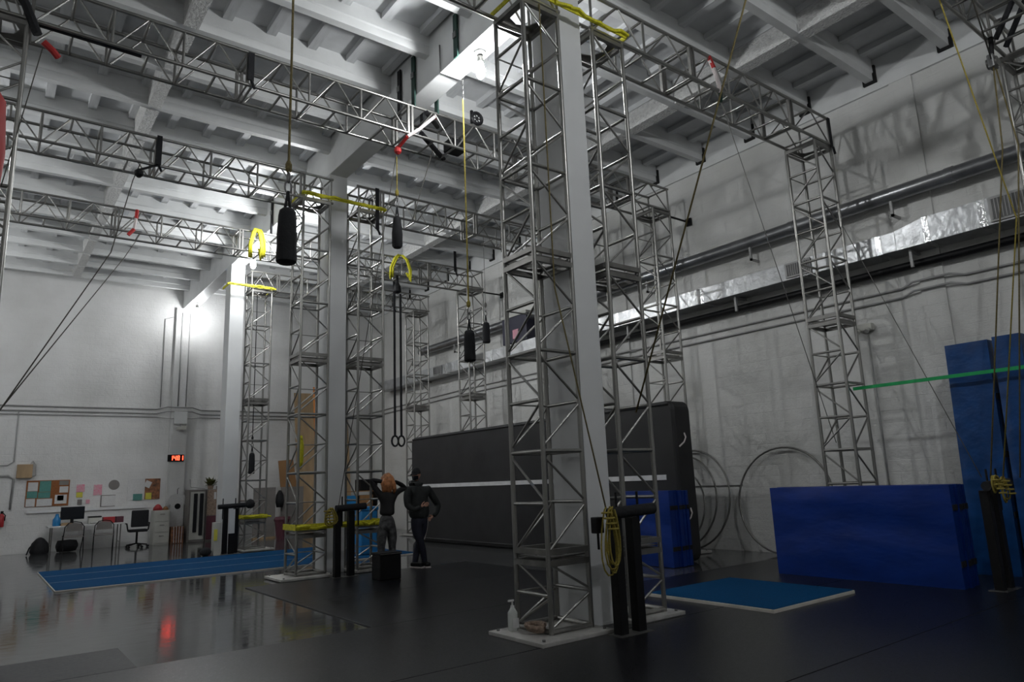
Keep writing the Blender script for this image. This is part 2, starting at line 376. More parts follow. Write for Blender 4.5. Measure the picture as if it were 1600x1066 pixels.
GT = 'truss towers flanking the columns'; GR = 'truss towers along the duct wall'; GB = 'box trusses spanning the hall'
tA1 = tower(4.5, 5.43, 'aluminium truss tower with the sanitizer bottle on its base plate', GT, base=(4.2, 5.2, 5.11, 6.05))
tA2 = tower(5.59, 5.43, 'aluminium truss tower between a column and the small blue floor mat', GT, base=(5.5, 5.28, 6.27, 6.1))
tB1 = tower(4.48, 12.13, 'aluminium truss tower on the blue tumbling strip side, with a yellow band low down', GT, base=(4.15, 11.9, 5.11, 12.75))
tB2 = tower(5.6, 12.13, 'aluminium truss tower with a yellow band, directly behind the standing woman', GT, base=(5.5, 11.95, 6.3, 12.75))
tC = tower(5.6, 18.85, 'aluminium truss tower with a small black bag hanging in it', GT, base=(5.5, 18.6, 6.3, 19.6))
tower(10.73, 2.2, 'truss tower with pulleys at its top, beside the leaning tall blue mats', GR, base=(10.53, 2.05, 11.45, 2.76))
tower(10.73, 5.45, 'truss tower behind the standing blue folded mat, holding the green line', GR)
tower(10.68, 8.98, 'truss tower at the ring end of the black crash mat', GR)
tower(10.68, 12.25, 'truss tower behind the middle of the black crash mat', GR)
tower(10.66, 15.9, 'truss tower behind the crash mat, second from its squared far end', GR)
tower(10.66, 19.0, 'truss tower standing clear beyond the far end of the crash mat', GR)
tower(-.5, 8.97, 'truss tower at the open side of the hall, beside the red bundle', 'open side towers')
JT = [-2.5 + 2.51 * k for k in range(7)]
ZB = 6.955
truss(5.43, ZB, -1.9, 5.06, [0.0, 2.51], 'box truss from the first towers toward the open side, above the largest bag', GB)
truss(5.43, ZB, 5.56, 11.25, [7.55, 10.05], 'box truss from the first towers to the tower by the green line', GB)
truss(8.97, ZB, -.5, 11.2, [0.02, 2.52, 5.01, 7.5, 10.0], 'box truss hung by dark straps under the girder, carrying the red and white sling', GB)
truss(12.13, 6.905, -1.9, 5.06, [-.5, 1.97, 4.45], 'box truss from the towers behind the woman toward the open side', GB)
truss(12.13, 6.905, 5.56, 11.2, [6.1, 8.4], 'box truss from the towers behind the woman to the duct wall', GB)
truss(15.85, ZB, -1.9, 11.18, [-.6, 1.88, 4.4, 6.9, 9.4], 'box truss hung under the girder with yellow slings and long black straps', GB)
truss(18.9, ZB, 5.55, 11.18, [6.3, 8.8], 'short box truss from the white column to the tower beyond the crash mat', GB)
truss(2.15, ZB, 6.0, 11.25, [8.5], 'box truss with pulleys above the standing blue mats', GB)

# wall bumpers of the duct-wall towers
for y, w in ((8.98, 'by the ring wheels'), (15.9, 'above the far duct vents')):
    mb = MB().cyl((11.2, y + .1, 6.9), (11.93, y + .1, 6.9), .022).box((11.93, y + .03, 6.82), (11.975, y + .17, 6.98))
    single('wall_brace', mb, M_blackm, (11.6, y + .1, 6.9), 'black stand-off rod bracing a truss tower to the wall ' + w, 'brace', 'wall stand-off rods')

# ---------------------------------------------------------------- lamps on the girder, plus unseen fill bulbs on the side girder
def lamp(x, y, label, power=1.0, r=.065):
    t = thing('bare_bulb_lamp', (x, y, GZ), label, 'lamp', 'bare bulb lamps under the girder')
    part('mount', MB().lathe((x, y, GZ - .05), [(.07, 0), (.09, .02), (.09, .05)], 14), M_conc, t)
    part('socket', MB().lathe((x, y, GZ - .17), [(.045, 0), (.05, .06), (.035, .12)], 12), M_alud, t)
    part('bulb', MB().lathe((x, y, GZ - .43), [(.02, 0), (r * .75, .03), (r, .09), (r, .15), (.05, .22), (.04, .26)], 12), bulb_mat(power), t)
    return t
lamp(5.33, 7.45, 'glowing bare bulb under the girder, beside the hanging chain and yellow rope', .38)
lamp(5.33, .2, 'glowing bare bulb under the girder above the open foreground', .58)
lamp(-2.05, 5.0, 'added fill bulb under the side girder at the open side, foreground end', .07)  # this and the next two are added out of view as fill light
lamp(-2.05, 14.0, 'added fill bulb under the side girder at the open side, middle of the hall', .3)
lamp(-2.05, 21.0, 'added fill bulb under the side girder at the open side, office end', .3)
lamp(5.33, 14.8, 'glowing bare bulb seen between the big black hanging bag and a truss tower', .5)
lamp(5.33, 18.0, 'glowing bare bulb beside the yellow slings, in front of the white column', .38)
lamp(5.33, 23.95, 'glowing bare bulb under the girder end, close to the block end wall', .17)

# ---------------------------------------------------------------- floor coverings
def rollmat(x0, y0, x1, y1, label, m=None, h=.012, group='black rubber floor mats'):
    return single('floor_mat', MB().box((x0, y0, .001), (x1, y1, h), .003), m or M_rub, ((x0 + x1) / 2, (y0 + y1) / 2, 0), label, 'floor mat', group)
g = .006
rollmat(-2.1, 5.24 + g, 11.05, 7.33 - g, 'black rubber mat strip under the first pair of truss towers')
rollmat(-2.1, 3.15 + g, 11.05, 5.24 - g, 'black rubber mat strip between the tower base plates and the open foreground')
rollmat(-2.1, 1.06 + g, 11.05, 3.15 - g, 'black rubber mat strip in the empty foreground floor')
rollmat(3.56, 7.33, 7.72, 9.6 - g, 'black rubber mat with an exposed bright edge on the glossy floor')
rollmat(3.56, 9.6, 7.72, 11.84, 'black rubber mat that the two people stand on')
rollmat(-2.1, 7.33 + g, 1.29, 8.38, 'worn grey rubber mat lying alone on the glossy floor', M_rubg, group='grey floor mats')
def panel_mat(x0, y0, x1, y1, label, h=.045):
    t = thing('carpet_mat', ((x0 + x1) / 2, (y0 + y1) / 2, 0), label, 'mat')
    part('foam_base', MB().box((x0, y0, .001), (x1, y1, h - .008), .004), M_whiteedge, t)
    part('carpet', MB().box((x0 + .012, y0 + .012, h - .008), (x1 - .012, y1 - .012, h), .003), M_bluec, t)
    return t
pm = panel_mat(6.9, 4.61, 8.6, 6.4, 'small square blue carpet mat with a pale foam edge on the black floor', .055)
ts = panel_mat(1.2, 14.15, 8.0, 18.05, 'long blue carpet tumbling strip on the glossy floor', .03)
for yy in (15.45, 16.75): part('seam', MB().box((1.22, yy - .006, .0301), (7.98, yy + .006, .0315)), M_wsl, ts)

# ---------------------------------------------------------------- big mats
t = thing('crash_mat', (9.9, 12.85, 0), 'huge black crash mat with a white stripe standing on edge by the wall', 'crash mat')
def rounded_slab(y0, y1, z0, z1, x0, x1, r, n=6):
    pts = []
    for cy, cz, a0 in ((y1 - r, z1 - r, 0), (y0 + r, z1 - r, 90), (y0 + r, z0 + r, 180), (y1 - r, z0 + r, 270)):
        for k in range(n + 1):
            a = R(a0 + 90 * k / n); pts.append((cy + r * math.cos(a), cz + r * math.sin(a)))
    m = len(pts); rings = []
    e = .05
    for x, sh in ((x0, e), (x0 + .015, .02), (x0 + .05, 0), (x1 - .05, 0), (x1 - .015, .02), (x1, e)):
        rings.append([(x, y + (sh if y < (y0 + y1) / 2 else -sh), z + (sh if z < (z0 + z1) / 2 else -sh)) for y, z in pts])
    vs = [p for rg in rings for p in rg]; fs = []
    for i in range(len(rings) - 1): fs += [(i * m + k, i * m + (k + 1) % m, (i + 1) * m + (k + 1) % m, (i + 1) * m + k) for k in range(m)]
    fs += [tuple(range(m)), tuple((len(rings) - 1) * m + k for k in range(m))]
    return MB().add(vs, fs)
part('body', rounded_slab(8.1, 17.55, .01, 2.8, 9.72, 10.2, .16), M_blackv, t)
part('stripe', MB().box((9.708, 8.36, 1.415), (9.722, 17.0, 1.505)), M_white, t, label='white tape stripe')
mb = MB()
for z in (.1, 2.74): mb.tube([(9.715, 8.2, z), (9.715, 17.45, z)], .018, 6)
part('piping', mb, M_blackv, t, True)
mb = MB()
for z in (.8, 2.1): mb.tube([(9.82, 8.1, z - .12), (9.9, 8.05, z - .04), (9.95, 8.05, z + .04), (9.98, 8.1, z + .12)], .014, 6)
part('handle', mb, M_wsl, t)
for yy, s in ((15.9, 0), (14.0, 0)): part('eyelet', MB().tube([(9.95 + .05 * math.cos(R(a)), yy, 2.82 + .05 * math.sin(R(a))) for a in range(0, 361, 45)], .008, 5), M_wsl, t)

def bulged(x0, x1, y0, y1, z0, z1, amp, seed, nx=5, ny=14, nz=12):
    """soft upholstered panel: a box with rounded rim whose faces sag and crease slightly"""
    rnd = random.Random(seed); bm = bmesh.new(); bmesh.ops.create_cube(bm, size=2)
    bmesh.ops.subdivide_edges(bm, edges=list(bm.edges), cuts=9, use_grid_fill=True)
    ph = [rnd.uniform(0, 6.28) for _ in range(6)]
    for v in bm.verts:
        p = v.co.copy(); dx, dy, dz = (x1 - x0) / 2, (y1 - y0) / 2, (z1 - z0) / 2
        q = Vector((p.x * dx, p.y * dy, p.z * dz))
        w = (1 - p.y ** 6) * (1 - p.z ** 6) if dx <= dy else (1 - p.x ** 6) * (1 - p.z ** 6)
        wr = math.sin(5.1 * p.z + 2.4 * p.y * p.y + ph[0]) * .6 + math.sin(9.3 * p.z - 3.7 * p.y + ph[1]) * .35 + math.sin(4 * p.y + ph[2]) * .4
        if dx <= dy: q.x += (1 if p.x > 0 else -1) * abs(p.x) * amp * (1 + wr) * w
        else: q.y += (1 if p.y > 0 else -1) * abs(p.y) * amp * (1 + wr) * w
        v.co = q + Vector(((x0 + x1) / 2, (y0 + y1) / 2, (z0 + z1) / 2))
    bm.verts.index_update(); vs = [v.co.copy() for v in bm.verts]; fs = [[v.index for v in f.verts] for f in bm.faces]; bm.free()
    return MB().add(vs, fs)
def folded_mat(x0, y0, y1, h, n, th, label, group, strap_end='near', seed=1):
    t = thing('folded_mat', (x0 + n * th / 2, (y0 + y1) / 2, 0), label, 'folded mat', group)
    rnd = random.Random(seed)
    for k in range(n):
        dy = rnd.uniform(-.02, .02); dz = rnd.uniform(-.012, .004)
        p = part('panel', bulged(x0 + k * th + .004, x0 + (k + 1) * th - .004, y0 + dy, y1 + dy, .012, h + dz, .006 if k else .02, seed * 10 + k), M_blue, t, True)
        for z in (.3, h - .28):
            part('hook_strap', MB().box((x0 + k * th + .006, y0 + dy - .012, z - .035), (x0 + (k + 1) * th - .006, y0 + dy + .002, z + .035)), M_blackf, p)
    return t
folded_mat(9.57, 3.78, 6.26, 1.25, 8, .062, 'blue folded gym mat standing upright on its long edge, beside the square floor mat', 'standing folded mats', seed=3)
folded_mat(9.2, 7.9, 9.0, 1.24, 7, .07, 'blue folded gym mat standing upright against the ring end of the crash mat', 'standing folded mats', seed=5)
# tall mats leaning on the wall
def tall_mat(y0, y1, h, xb, xt, th, label, seed, m):
    mb = bulged(0, th, y0, y1, .01, h, .012, seed)
    for p in mb.v:
        k = p.z / h; p.x += xb + (xt - xb) * k
    t = thing('leaning_mat', ((xb + xt) / 2, (y0 + y1) / 2, 0), label, 'gym mat', 'tall mats leaning on the wall')
    o = part('cover', mb, m, t, True)
    mb = MB()
    for k in range(3):
        z = h * (.25 + .25 * k); x = xb + (xt - xb) * z / h
        mb.box((x + .03, y0 - .012, z - .04), (x + th - .03, y0 + .004, z + .04))
    part('hook_strap', mb, M_blackf, t); return t
tall_mat(3.62, 4.17, 3.2, 11.0, 11.2, .22, 'tall blue mat leaning on the wall, nearest the standing folded mat', 21, M_blue2)
tall_mat(3.22, 3.56, 3.22, 11.0, 11.2, .24, 'tall blue mat leaning on the wall between two others', 22, M_blue2)
tall_mat(2.8, 3.14, 2.98, 10.95, 11.25, .26, 'slightly shorter tall blue mat leaning on the wall beside a truss tower', 23, M_blue2)
tall_mat(3.7, 4.26, 3.0, 11.42, 11.6, .18, 'tall blue mat mostly hidden behind another leaning mat', 24, M_blue2)

# ---------------------------------------------------------------- ring wheels
def wheel(cy, r, xb, xt, label, tilt=0):
    pts = []
    for k in range(48):
        a = 2 * PI * k / 48; z = r + .02 + r * math.sin(a); y = cy + r * math.cos(a)
        pts.append((xb + (xt - xb) * z / (2 * r) + tilt * (y - cy), y, z))
    return single('ring_wheel', MB().tube(pts, .019, 8, True), M_alud, (xb, cy, 0), label, 'hoop', 'large metal hoops leaning on the wall', smooth=True)
wheel(7.42, .95, 11.66, 11.9, 'large metal hoop leaning alone on the wall by the standing folded mat')
wheel(9.55, .98, 11.62, 11.92, 'largest metal hoop of the cluster behind the truss tower')
wheel(9.75, .93, 11.5, 11.85, 'metal hoop leaning inside the cluster, wider than its neighbour')
wheel(9.85, .78, 11.4, 11.8, 'smallest metal hoop of the cluster')

# ---------------------------------------------------------------- belay posts
def belay_post(x, y, label, w=.25, bar_x=(-.05, .5), h=1.15, cover=True):
    t = thing('belay_post', (x + w / 2, y, 0), label, 'belay post', 'black belay posts')
    for k in (0, 1):
        px = x + k * w
        part('leg', MB().box((px - .055, y - .05, .012), (px + .055, y + .05, h - .05), .008), M_blackm, t)
    part('foot', MB().box((x - .1, y - .1, .012), (x + w + .1, y + .1, .02)), M_alud, t)
    part('crossbar', MB().cyl((x + bar_x[0], y - .06, h), (x + bar_x[1], y - .06, h + .02), .058, 14), M_blackf, t, True)
    for k in (0, 1):
        px = x + bar_x[0] + .12 + k * .3
        part('pin', MB().cyl((px, y - .04, h - .3), (px, y - .04, h + .2), .013, 8), M_blackm, t)
    return t
belay_post(5.08, 5.08, 'black padded belay post in front of a column, hung with a yellow rope coil', bar_x=(-.12, .5))
belay_post(5.03, 11.7, 'black padded belay post between two truss towers, next to the woman', bar_x=(-.05, .5))
belay_post(5.04, 18.55, 'black padded belay post with a white panel, in front of the white column', bar_x=(-.2, .45))
belay_post(9.75, 3.45, 'black belay post with yellow rope ends beside the standing folded mat', bar_x=(-.1, .6), h=1.22)
# rope coil on the first post
def coil(cx, cy, cz, L, label, seed=2, n=5, name='rope_coil', r=.0085, m=None, tail=None):
    rnd = random.Random(seed); pts = []
    for k in range(n):
        w = .07 + .07 * rnd.random(); l = L * (.75 + .25 * rnd.random()); off = rnd.uniform(-.03, .03)
        for a in range(0, 360, 24):
            s = R(a - 90 + 180)
            x = cx + off + w * math.sin(R(a)) * (.35 + .65 * (1 - math.cos(R(a))) / 2) * (1 if k % 2 else -1)
            pts.append((x, cy - .012 * k + .006 * math.sin(R(a * 2)), cz - l * (1 - math.cos(R(a))) / 2 + .02))
    mb = MB().tube(pts, r, 6)
    for k in range(4): mb.tube([(cx - .07 + .015 * k + .06 * math.cos(R(a)), cy - .05 + .03 * math.sin(R(a)) - .01 * k, cz - .03 - .05 * k) for a in range(0, 361, 30)], r, 6)
    return single(name, mb, m or M_yrope, (cx, cy, cz - L), label, 'rope', None, smooth=True)
coil(4.88, 4.95, 1.2, .64, 'yellow rope coiled and hung from the padded post')
t = thing('cleat_box', (4.78, 5.17, .9), 'small black cleat box on the post with the rope coil', 'cleat')
part('box', MB().box((4.74, 4.98, .98), (4.84, 5.06, 1.13), .008), M_blackm, t); part('rod', MB().cyl((4.79, 5.02, .83), (4.79, 5.02, .98), .012), M_blackm, t)
coil(4.86, 11.6, 1.15, .3, 'yellow rope bundle tied at the post next to the woman', 5, 4, r=.012)
coil(9.72, 3.32, 1.32, .2, 'short yellow rope ends knotted on the post by the folded mats', 8, 3, r=.011)
coil(10.0, 3.32, 1.3, .36, 'yellow rope loop hanging from the post by the folded mats', 9, 2, r=.011)

# bottle and rag on the first base plate
t = thing('sanitizer_bottle', (4.38, 5.88, .05), 'clear pump bottle with a white label on a tower base plate', 'bottle')
part('body', MB().lathe((4.38, 5.88, .05), [(.045, 0), (.05, .02), (.05, .17), (.03, .2), (.02, .22)], 14), M_clear, t, True)
part('label', MB().box((4.345, 5.824, .08), (4.415, 5.83, .17)), M_paper, t)
part('pump', MB().cyl((4.38, 5.88, .27), (4.38, 5.88, .33), .008, 8).cyl((4.38, 5.88, .26), (4.38, 5.88, .285), .02, 10).box((4.33, 5.87, .325), (4.395, 5.89, .34)), M_paper, t)
mb = MB()
rnd = random.Random(4)
for k in range(9):
    a = rnd.uniform(0, 6.28); mb.tube([(4.44 + .1 * math.cos(a + q * .9) * (.4 + .2 * k / 3), 5.6 + .1 * math.sin(a + q * .9), .085 + .006 * k) for q in range(6)], .02, 6)
single('rag_bundle', mb, M_brown, (4.44, 5.6, .07), 'crumpled brown rag and tie lying in a tower base', 'rag', smooth=True)

# black case by the woman
t = thing('equipment_case', (5.55, 10.75, .012), 'black equipment case on the floor in front of the woman', 'case')
part('body', MB().box((5.3, 10.62, .012), (5.68, 10.93, .40), .02), M_blackm, t)
part('lid', MB().box((5.29, 10.61, .40), (5.69, 10.94, .44), .01), M_blackf, t)
part('trim', MB().box((5.295, 10.606, .415), (5.685, 10.611, .425)), M_alud, t)

# ---------------------------------------------------------------- ropes, slings and bags
def rope(name, pts, r, m, label, cat='rope', group=None):
    return single(name, MB().tube(pts, r, 6), m, pts[-1], label, cat, group, smooth=True)
def bag(x, y, ztop, zbot, r, label, rope_top, m_rope, rr=.009, chain=True, bottle=False):
    t = thing('hanging_bag', (x, y, zbot), label, 'hanging bag', 'black bags hung from the trusses')
    h = ztop - zbot
    if bottle: prof = [(r * .7, 0), (r, .06 * h), (r * 1.05, .45 * h), (r * .8, .8 * h), (r * .75, .93 * h), (r * .3, h)]
    else: prof = [(r * .8, 0), (r, .03 * h), (r * 1.03, .12 * h), (r * .96, .3 * h), (r * 1.0, .5 * h), (r * .94, .7 * h), (r * .9, .86 * h), (r * .8, .95 * h), (r * .55, .99 * h), (r * .25, h)]
    b = part('sack', MB().lathe((x, y, zbot), prof, 16), M_blackf, t, True)
    part('strap', MB().tube([(x - r * .3, y, ztop - .02), (x, y, ztop + .16)], .012, 6).tube([(x + r * .3, y, ztop - .02), (x, y, ztop + .16)], .012, 6), M_blackf, t)
    ring = [(x + .03 * math.cos(R(a)), y, ztop + .2 + .055 * math.sin(R(a))) for a in range(0, 360, 30)]
    part('carabiner', MB().tube(ring, .008, 6, True), M_bolt, t)
    ring = [(x, y + .028 * math.cos(R(a)), ztop + .29 + .05 * math.sin(R(a))) for a in range(0, 360, 30)]
    part('carabiner', MB().tube(ring, .008, 6, True), M_alud, t)
    part('knot', MB().lathe((x, y, ztop + .33), [(.012, 0), (.03, .03), (.03, .08), (.012, .12)], 8), m_rope, t)
    part('rope', MB().tube([(x, y, ztop + .34), (x + .002, y, (ztop + rope_top) / 2), (x, y, rope_top)], rr, 6), m_rope, t)
    return t
bag(1.96, 5.69, 3.9, 3.4, .085, 'largest black bag hanging on a tan rope in mid-air', 6.955, M_trope, .011)
bag(4.89, 9.2, 5.62, 5.1, .08, 'black bottle-shaped bag hanging below the red and white sling', 6.62, M_yrope, .008, bottle=True)
bag(5.5, 8.18, 3.66, 3.2, .085, 'black bag hanging on the long yellow rope from the girder', 7.32, M_yrope, .012)
bag(8.6, 12.13, 4.92, 4.46, .085, 'small black bag hanging on a thin grey cord', 6.885, M_wrope, .006)
bag(5.8, 19.1, 2.5, 1.95, .08, 'small black bag hanging inside the tower by the white column', 6.9, M_blackf, .012)
# chain from the girder to the long yellow rope
t = thing('chain_sling', (5.5, 8.18, 7.3), 'steel chain hanging from the girder above the long yellow rope', 'chain')
k = 0
for z in [7.33 + .05 * i for i in range(7)]:
    ax = (1, 0) if k % 2 else (0, 1); k += 1
    part('link', MB().tube([(5.5 + ax[0] * .016 * math.cos(R(a)), 8.18 + ax[1] * .016 * math.cos(R(a)), z + .032 * math.sin(R(a))) for a in range(0, 360, 45)], .006, 5, True), M_bolt, t)
part('wrap', MB().tube([(5.515, 8.18, 8.1), (5.51, 8.18, 7.66), (5.46, 8.18, 7.63), (5.1, 8.18, 7.635), (5.095, 8.18, 8.1)], .012, 6), M_bolt, t)
# straps from girder to the second truss
def girder_strap(y, label, m, xs=(5.09, 5.52), zlow=7.44):
    t = thing('girder_strap', (5.3, y, zlow), label, 'strap', 'dark straps tying trusses to the girder')
    mb = MB()
    for x in xs: mb.box((x - .012, y - .05, zlow), (x + .012, y + .05, 8.35))
    part('webbing', mb, m, t); part('buckle', MB().box((xs[0] - .03, y - .04, 7.95), (xs[0], y + .04, 8.05)), M_bolt, t); return t
girder_strap(8.99, 'dark green strap tying the slung truss to the girder, in front of a black one', M_dgreen)
girder_strap(9.47, 'black strap tying the slung truss to the girder, behind a green one', M_blackf)
girder_strap(7.72, 'dark green strap around the girder right beside the glowing bulb', M_dgreen, zlow=7.63)
girder_strap(15.87, 'dark strap tying the yellow-slung truss to the girder', M_blackf)
# red and white sling under the slung truss
t = thing('sling', (4.9, 9.1, 6.7), 'white sling with red ends wrapped diagonally round the slung truss', 'sling')
part('web', MB().tube([(5.5, 9.0, 7.42), (5.15, 8.93, 7.05), (4.95, 8.95, 6.88)], .028, 6), M_wsl, t)
mb = MB().lathe((4.9, 9.18, 6.66), [(.02, 0), (.055, .03), (.06, .08), (.03, .13)], 10)
part('red_pulley', mb, M_red, t); part('red_end', MB().tube([(4.95, 8.95, 6.88), (4.9, 9.18, 6.76)], .03, 6).tube([(5.5, 9.0, 7.42), (5.56, 9.1, 7.45)], .03, 6), M_red, t)
t = thing('sling', (8.1, 5.5, 6.85), 'white and red sling on the first truss, where the tan rope crosses', 'sling')
part('web', MB().tube([(7.98, 5.42, 7.38), (8.06, 5.4, 7.15), (8.16, 5.42, 6.93)], .03, 6), M_wsl, t); part('red_end', MB().tube([(7.97, 5.43, 7.44), (8.02, 5.4, 7.26)], .033, 6), M_red, t)
part('green_end', MB().tube([(8.16, 5.42, 6.93), (8.25, 5.5, 6.85)], .03, 6), M_dgreen, t)
rope('rope', [(6.18, 2.75, 8.42), (6.05, 3.6, 6.39), (5.83, 5.38, 2.2)], .011, M_trope, 'tan rope stretched diagonally from the ceiling to a truss tower leg')
rope('cord', [(8.26, 5.5, 6.86), (10.95, 5.86, 1.9)], .006, M_wrope, 'thin grey cord slanting from the first truss down to the tower by the green line', 'cord')
rope('cord', [(11.25, 5.5, 5.7), (11.0, 3.9, 1.3)], .006, M_wrope, 'thin grey cord slanting from the tower by the green line toward the tall leaning mats', 'cord')
rope('rope', [(4.72, 5.39, 6.9), (4.72, 5.38, 3.5), (4.86, 4.96, 1.2)], .009, M_trope, 'tan rope running down the tower into the yellow coil')
# motor, wheel pulley and dark brace on the slung truss
t = thing('chain_hoist', (5.75, 9.3, 6.8), 'dark pulley hoist fixed in the slung truss beside the sling', 'hoist')
part('arm', MB().tube([(5.2, 8.95, 7.0), (5.95, 9.5, 6.98)], .045, 8), M_blackm, t); part('arm', MB().tube([(5.3, 8.95, 7.4), (5.75, 9.35, 7.46)], .04, 8), M_blackm, t)
part('body', MB().box((5.85, 9.1, 7.0), (6.15, 9.35, 7.2), .03), M_blackm, t); part('rope_end', MB().tube([(5.6, 9.25, 6.98), (5.2, 9.3, 5.6)], .006, 6), M_drope, t)
t = thing('rope_pulley', (6.2, 8.85, 7.35), 'black spoked pulley wheel above the slung truss', 'pulley')
rim = [(6.28 + .1 * math.cos(R(a)), 8.93, 7.58 + .1 * math.sin(R(a))) for a in range(0, 360, 24)]
part('rim', MB().tube(rim, .03, 8, True), M_blackm, t); mb = MB()
for a in range(0, 360, 60): mb.cyl((6.28, 8.93, 7.58), (6.28 + .09 * math.cos(R(a)), 8.93, 7.58 + .09 * math.sin(R(a))), .012, 6)
part('spokes', mb, M_blackm, t); part('bracket', MB().box((6.16, 8.92, 7.47), (6.2, 8.96, 7.7)), M_blackm, t)
# double ropes to the bottle-shaped bag pulley
rope('cord', [(4.88, 9.19, 6.66), (5.02, 11.62, 1.2)], .006, M_drope, 'thin dark cord slanting from the red pulley to the post by the woman', 'cord')
# yellow slings and long black straps
def drape(x, y, label, n=4, name='yellow_sling', w=.3, ztop=7.5, zl=6.75):
    rnd = random.Random(int(x * 10)); mb = MB()
    for sgn in (-1, 1):
        for k in range(n):
            e = rnd.uniform(-.05, .05); q = w / 2 * sgn
            mb.tube([(x + q * .15 + e, y - .05, ztop), (x + q * .6 + e, y - .09, ztop - .12), (x + q + e, y - .07, ztop - .38), (x + q * 1.02 + e, y - .05, zl + .12 * rnd.random()), (x + q * .8 + e, y + .02, zl + .3)], .026, 6)
    return single(name, mb, M_yel, (x, y, zl), label, 'sling', 'yellow slings on the trusses', smooth=True)
drape(8.5, 15.84, 'yellow sling looped over the truss above the long black straps', 4, w=.55)
drape(4.75, 15.84, 'yellow sling looped over the truss beside the glowing bulb', 4, w=.26)
t = thing('aerial_straps', (8.42, 15.86, 2.3), 'pair of long black aerial straps ending in a loop', 'aerial straps')
mb = MB()
for dx in (-.09, .09):
    part('strap', MB().box((8.42 + dx - .03, 15.85, 2.7), (8.42 + dx + .03, 15.865, 6.45)), M_blackf, t)
    part('hand_loop', MB().tube([(8.42 + dx + .09 * math.sin(R(a)), 15.857, 2.6 + .13 * math.cos(R(a))) for a in range(0, 360, 30)], .025, 6, True), M_blackf, t)
part('swivel', MB().lathe((8.42, 15.86, 6.45), [(.05, 0), (.11, .05), (.09, .2), (.04, .3), (.03, .49)], 10), M_blackm, t)
# ratchet straps at tower tops
def tie_band(x0, x1, y, z, yb, label, m=None, h=.05):
    m = m or M_yel
    t = thing('tie_band', ((x0 + x1) / 2, y, z), label, 'strap', 'yellow tie bands round columns and towers')
    part('webbing', MB().box((x0, y - .012, z - h / 2), (x1, y, z + h / 2)).box((x0, y - .012, z - h / 2), (x0 + .012, yb, z + h / 2)).box((x1 - .012, y - .012, z - h / 2), (x1, yb, z + h / 2)), m, t)
    mb = MB(); rnd = random.Random(int(y))
    for k in range(7): x = x0 + (x1 - x0) * (k + .5) / 7; mb.tube([(x - .13, y - .02, z + rnd.uniform(-.03, .03)), (x, y - .03, z + rnd.uniform(-.04, .04)), (x + .13, y - .025, z + rnd.uniform(-.03, .03))], .024, 6)
    part('knots', mb, m, t); return t
tie_band(4.45, 6.14, 5.36, 7.0, 5.98, 'yellow webbing band round the column top at the first towers', h=.06)
tie_band(4.43, 6.15, 12.06, 6.98, 12.68, 'yellow webbing band round the column top at the towers behind the woman', h=.07)
tie_band(4.95, 6.15, 18.78, 6.98, 19.4, 'yellow webbing band round the top of the white column', h=.07)
tie_band(4.43, 6.15, 12.06, .86, 12.68, 'yellow webbing band low down round the towers behind the woman', h=.1)
tie_band(5.55, 6.15, 18.78, .86, 19.4, 'yellow webbing band low down on the tower by the white column', h=.1)
# black straps on truss ends
for (x, y, z0, z1, lab) in ((5.98, 12.1, 6.55, 7.42, 'black strap on the truss joint beside the bottle-shaped bag'), (9.1, 12.1, 6.6, 7.3, 'black strap on the truss above the small grey-corded bag'), (11.22, 5.42, 6.9, 7.45, 'black strap at the truss end over the tower by the green line'), (9.9, 18.86, 6.9, 7.75, 'black strap on the short truss past the yellow sling'), (10.2, 15.8, 7.3, 7.9, 'black strap tying the yellow-slung truss near the wall'), (1.97, 12.08, 6.9, 7.42, 'black strap on the truss joint above the small black pulley'), (2.52, 8.93, 7.0, 7.42, 'black strap on the joint of the slung truss above the open floor')):
    single('truss_strap', MB().box((x - .04, y - .02, z0), (x + .04, y - .005, z1)).tube([(x, y - .03, z0), (x + .05, y - .03, z0 - .12)], .02, 6), M_blackf, (x, y, z0), lab, 'strap', 'black straps on the trusses')
# right-hand pulleys and ropes
t = thing('pulley_block', (10.05, 2.65, 6.5), 'steel double pulley hanging from the truss above the leaning mats', 'pulley')
part('hanger', MB().tube([(10.1, 2.62, 6.95), (10.08, 2.64, 6.7)], .03, 8), M_blackm, t)
part('block', MB().box((9.98, 2.6, 6.5), (10.14, 2.68, 6.68), .02), M_bolt, t); part('sheave', MB().cyl((10.06, 2.58, 6.58), (10.06, 2.7, 6.58), .07, 14), M_alud, t)
rope('rope', [(8.6, 2.35, 6.9), (10.0, 2.63, 6.6)], .009, M_drope, 'dark rope running along the truss to the double pulley')
rope('rope', [(10.03, 2.63, 6.55), (10.03, 2.7, 5.4), (9.85, 3.4, 1.3)], .009, M_trope, 'tan rope falling from the double pulley to the post, mat side')
rope('rope', [(10.1, 2.63, 6.55), (10.1, 2.55, 5.4), (10.2, 3.2, 1.3)], .009, M_trope, 'tan rope falling from the double pulley to the post, wall side')
rope('rope', [(8.53, 2.64, 6.93), (9.68, 2.6, 4.36), (9.95, 3.3, 1.3)], .008, M_yrope, 'yellow rope slanting down from the near truss past the dark pipe')
t = thing('rigging_pulleys', (10.3, 2.4, 7.0), 'cluster of dark pulleys and straps on the truss by the near tower', 'pulley')
part('strap', MB().tube([(10.0, 2.2, 7.4), (10.2, 2.6, 6.95)], .035, 6), M_blackf, t); part('strap', MB().tube([(10.2, 2.15, 7.4), (10.6, 2.6, 7.0)], .04, 6), M_blackf, t)
part('sheave', MB().cyl((10.25, 2.5, 7.15), (10.25, 2.58, 7.15), .08, 14), M_alud, t)
single('slackline', MB().box((11.0, 2.75, 2.7), (11.012, 5.5, 2.75)), M_green, (11.0, 4.1, 2.7), 'bright green webbing line stretched across the tall leaning mats', 'webbing line')
